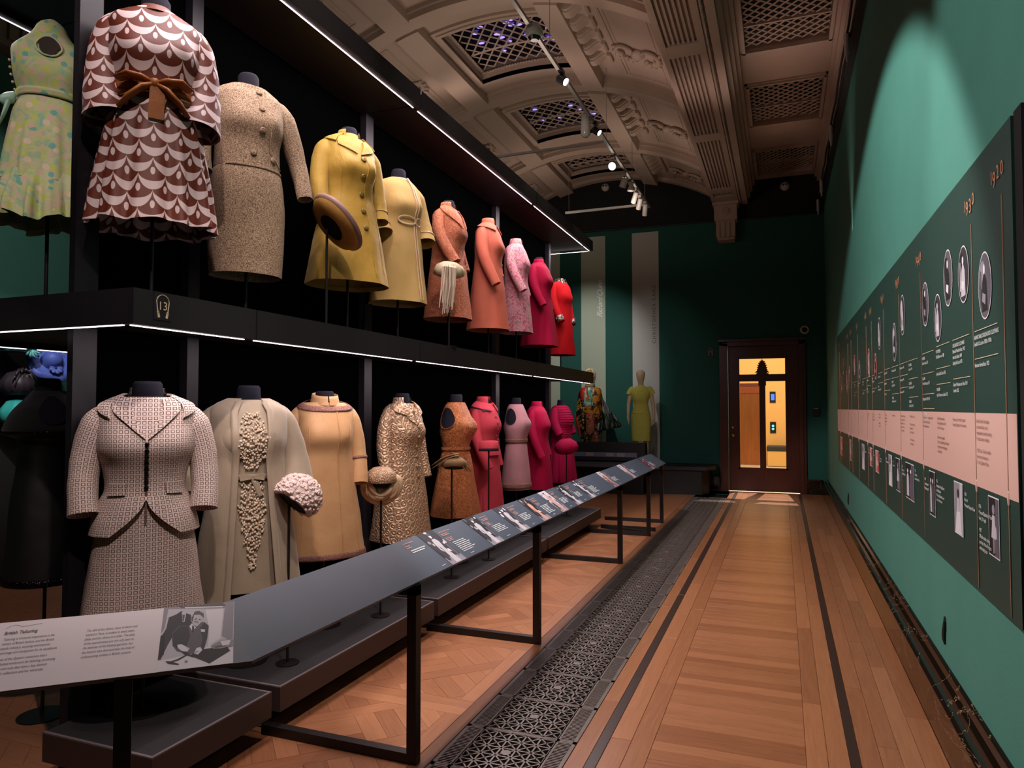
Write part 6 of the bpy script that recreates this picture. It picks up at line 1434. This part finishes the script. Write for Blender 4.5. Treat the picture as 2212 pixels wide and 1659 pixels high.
for sd in (-1, 1): sleeve(g, sd, LIME, dr_, path=[(.13, 0, .10), (.165, 0, .12), (.195, 0, .17), (.215, 0, .22)], rad=[.035, .048, .052, .054], L=1, name='cap_sleeve'); g.ribbon([(sd * .15, .66), (sd * .15, .8), (sd * .16, 1.0)], .008, 'panel_seam', LIME, dr_, .004); g.ribbon([(sd * 1.3, .22), (sd * .7, .33), (0, .34)], .008, 'bust_seam', LIME, dr_, .005)
g.band(.565, .012, 'peplum_edge', LIME, dr_, .008)
t_ = mannequin('mannequin swathed head to toe in clashing gold, orange and silver printed scarves', -3.42, 13.05, .52, R(5), arms=False)
CHAIN = mat('black_gold_chain_print', '1a1410', .45, fn=lambda t: mixc(t, (voro(t, coords(t, 'Object'), 17) - .33).ab().lt(.10), hx('14100e'), hx('c99a3c')))
ORS = mat('amber_scarf', 'b86a14', .4, fn=lambda t: mixc(t, noise(t, coords(t, 'Object'), 9, 3, .5, 1).gt(.56), hx('c07818'), hx('3a2410'))); TQ = mat('turquoise_scarf', '2f9a88', .4, fn=lambda t: mixc(t, noise(t, coords(t, 'Object'), 14, 2).gt(.5), hx('2f9a88'), hx('a0c8b0')))
SILV = mat('silver_lame', '8a8c8a', .28, .7, fn=lambda t: mixc(t, noise(t, coords(t, 'Object', (4, 4, .6)), 5, 3).gt(.5), hx('3a4a44'), hx('b0b0b0'))); REDS = mat('red_scarf', 'c0281a', .45); MULTI = mat('multi_print_silk', 'a04040', .45, fn=lambda t: ramp(t, noise(t, coords(t, 'Object'), 13, 2, .5, 1.5), [(.38, hx('c03048')), (.45, hx('b89040')), (.52, hx('a83c6a')), (.58, hx('202018')), (.64, hx('cfa850'))], True))
g = G(1.52, [(.05, .06, .06, 0), (.10, .12, .09, 0), (.16, .20, .12, 0), (.35, .24, .16, 0), (.6, .26, .18, 0), (.8, .24, .17, 0), (.95, .21, .15, 0)], bust=0, folds=(8, .10, .15, .6), seed=31, wave=.05); dp = g.shell(.06, .95, 'draped_tunic', CHAIN, t_)
for m_, a0, t0, a1, t1, wd in ((REDS, -.5, .12, -.2, .34, .12), (TQ, -.1, .12, .0, .45, .12), (ORS, .75, .12, .1, .60, .20), (ORS, .5, .25, .55, .66, .14), (REDS, -1.5, .60, -1.3, .98, .16), (MULTI, .1, .6, .2, .95, .12)):
    g.ribbon([(a0 + (a1 - a0) * i / 10, t0 + (t1 - t0) * i / 10) for i in range(11)], wd, 'scarf', m_, dp, .03, .02)
q = MB(); q.grid(lambda u, v: Vector((.16 + .46 * u * v ** 1.3 + .02 * sin(9 * u), -.10 + .12 * u + .05 * sin(14 * u + 5 * v) * v, 1.38 - .80 * v + .10 * u * v)), 26, 18); o = q.build('silver_wing_drape', SILV, t_, smooth=True); sm = o.modifiers.new('s', 'SOLIDIFY'); sm.thickness = .004
for sd, m_ in ((-1, CHAIN), (1, MULTI)): q = MB(); q.tube([(sd * .09, 0, .72), (sd * .10, .0, .45), (sd * .105, .01, .08)], [(.10, .10), (.085, .085), (.09, .09)], 16); q.build('trouser_leg', m_, t_, smooth=True)
q = MB(); q.tube([(0, 0, 1.40), (0, .005, 1.50), (0, .01, 1.58), (0, .01, 1.68), (0, .01, 1.775), (0, .01, 1.79)], [(.11, .08), (.085, .09), (.105, .115), (.115, .125), (.06, .07), (.01, .01)], 24); q.build('head_scarf', mat('cream_gold_scarf', 'b8985c', .4, fn=lambda t: mixc(t, voro(t, coords(t, 'Object'), 22).lt(.35), hx('d8c8a8'), hx('8a5a24'))), t_, smooth=True)
q = MB(); q.lathe([(0, .0), (.058, -.004), (.07, .002)], (0, -.118, 1.645), 20, Matrix.Rotation(PI / 2, 3, 'X') @ Matrix.Diagonal((1, 1.45, 1))); q.build('face_opening', mat('gold_face_print', 'c9a04a', .4, fn=lambda t: mixc(t, voro(t, coords(t, 'Object'), 45).lt(.3), hx('c9a04a'), hx('5a3a18'))), t_)
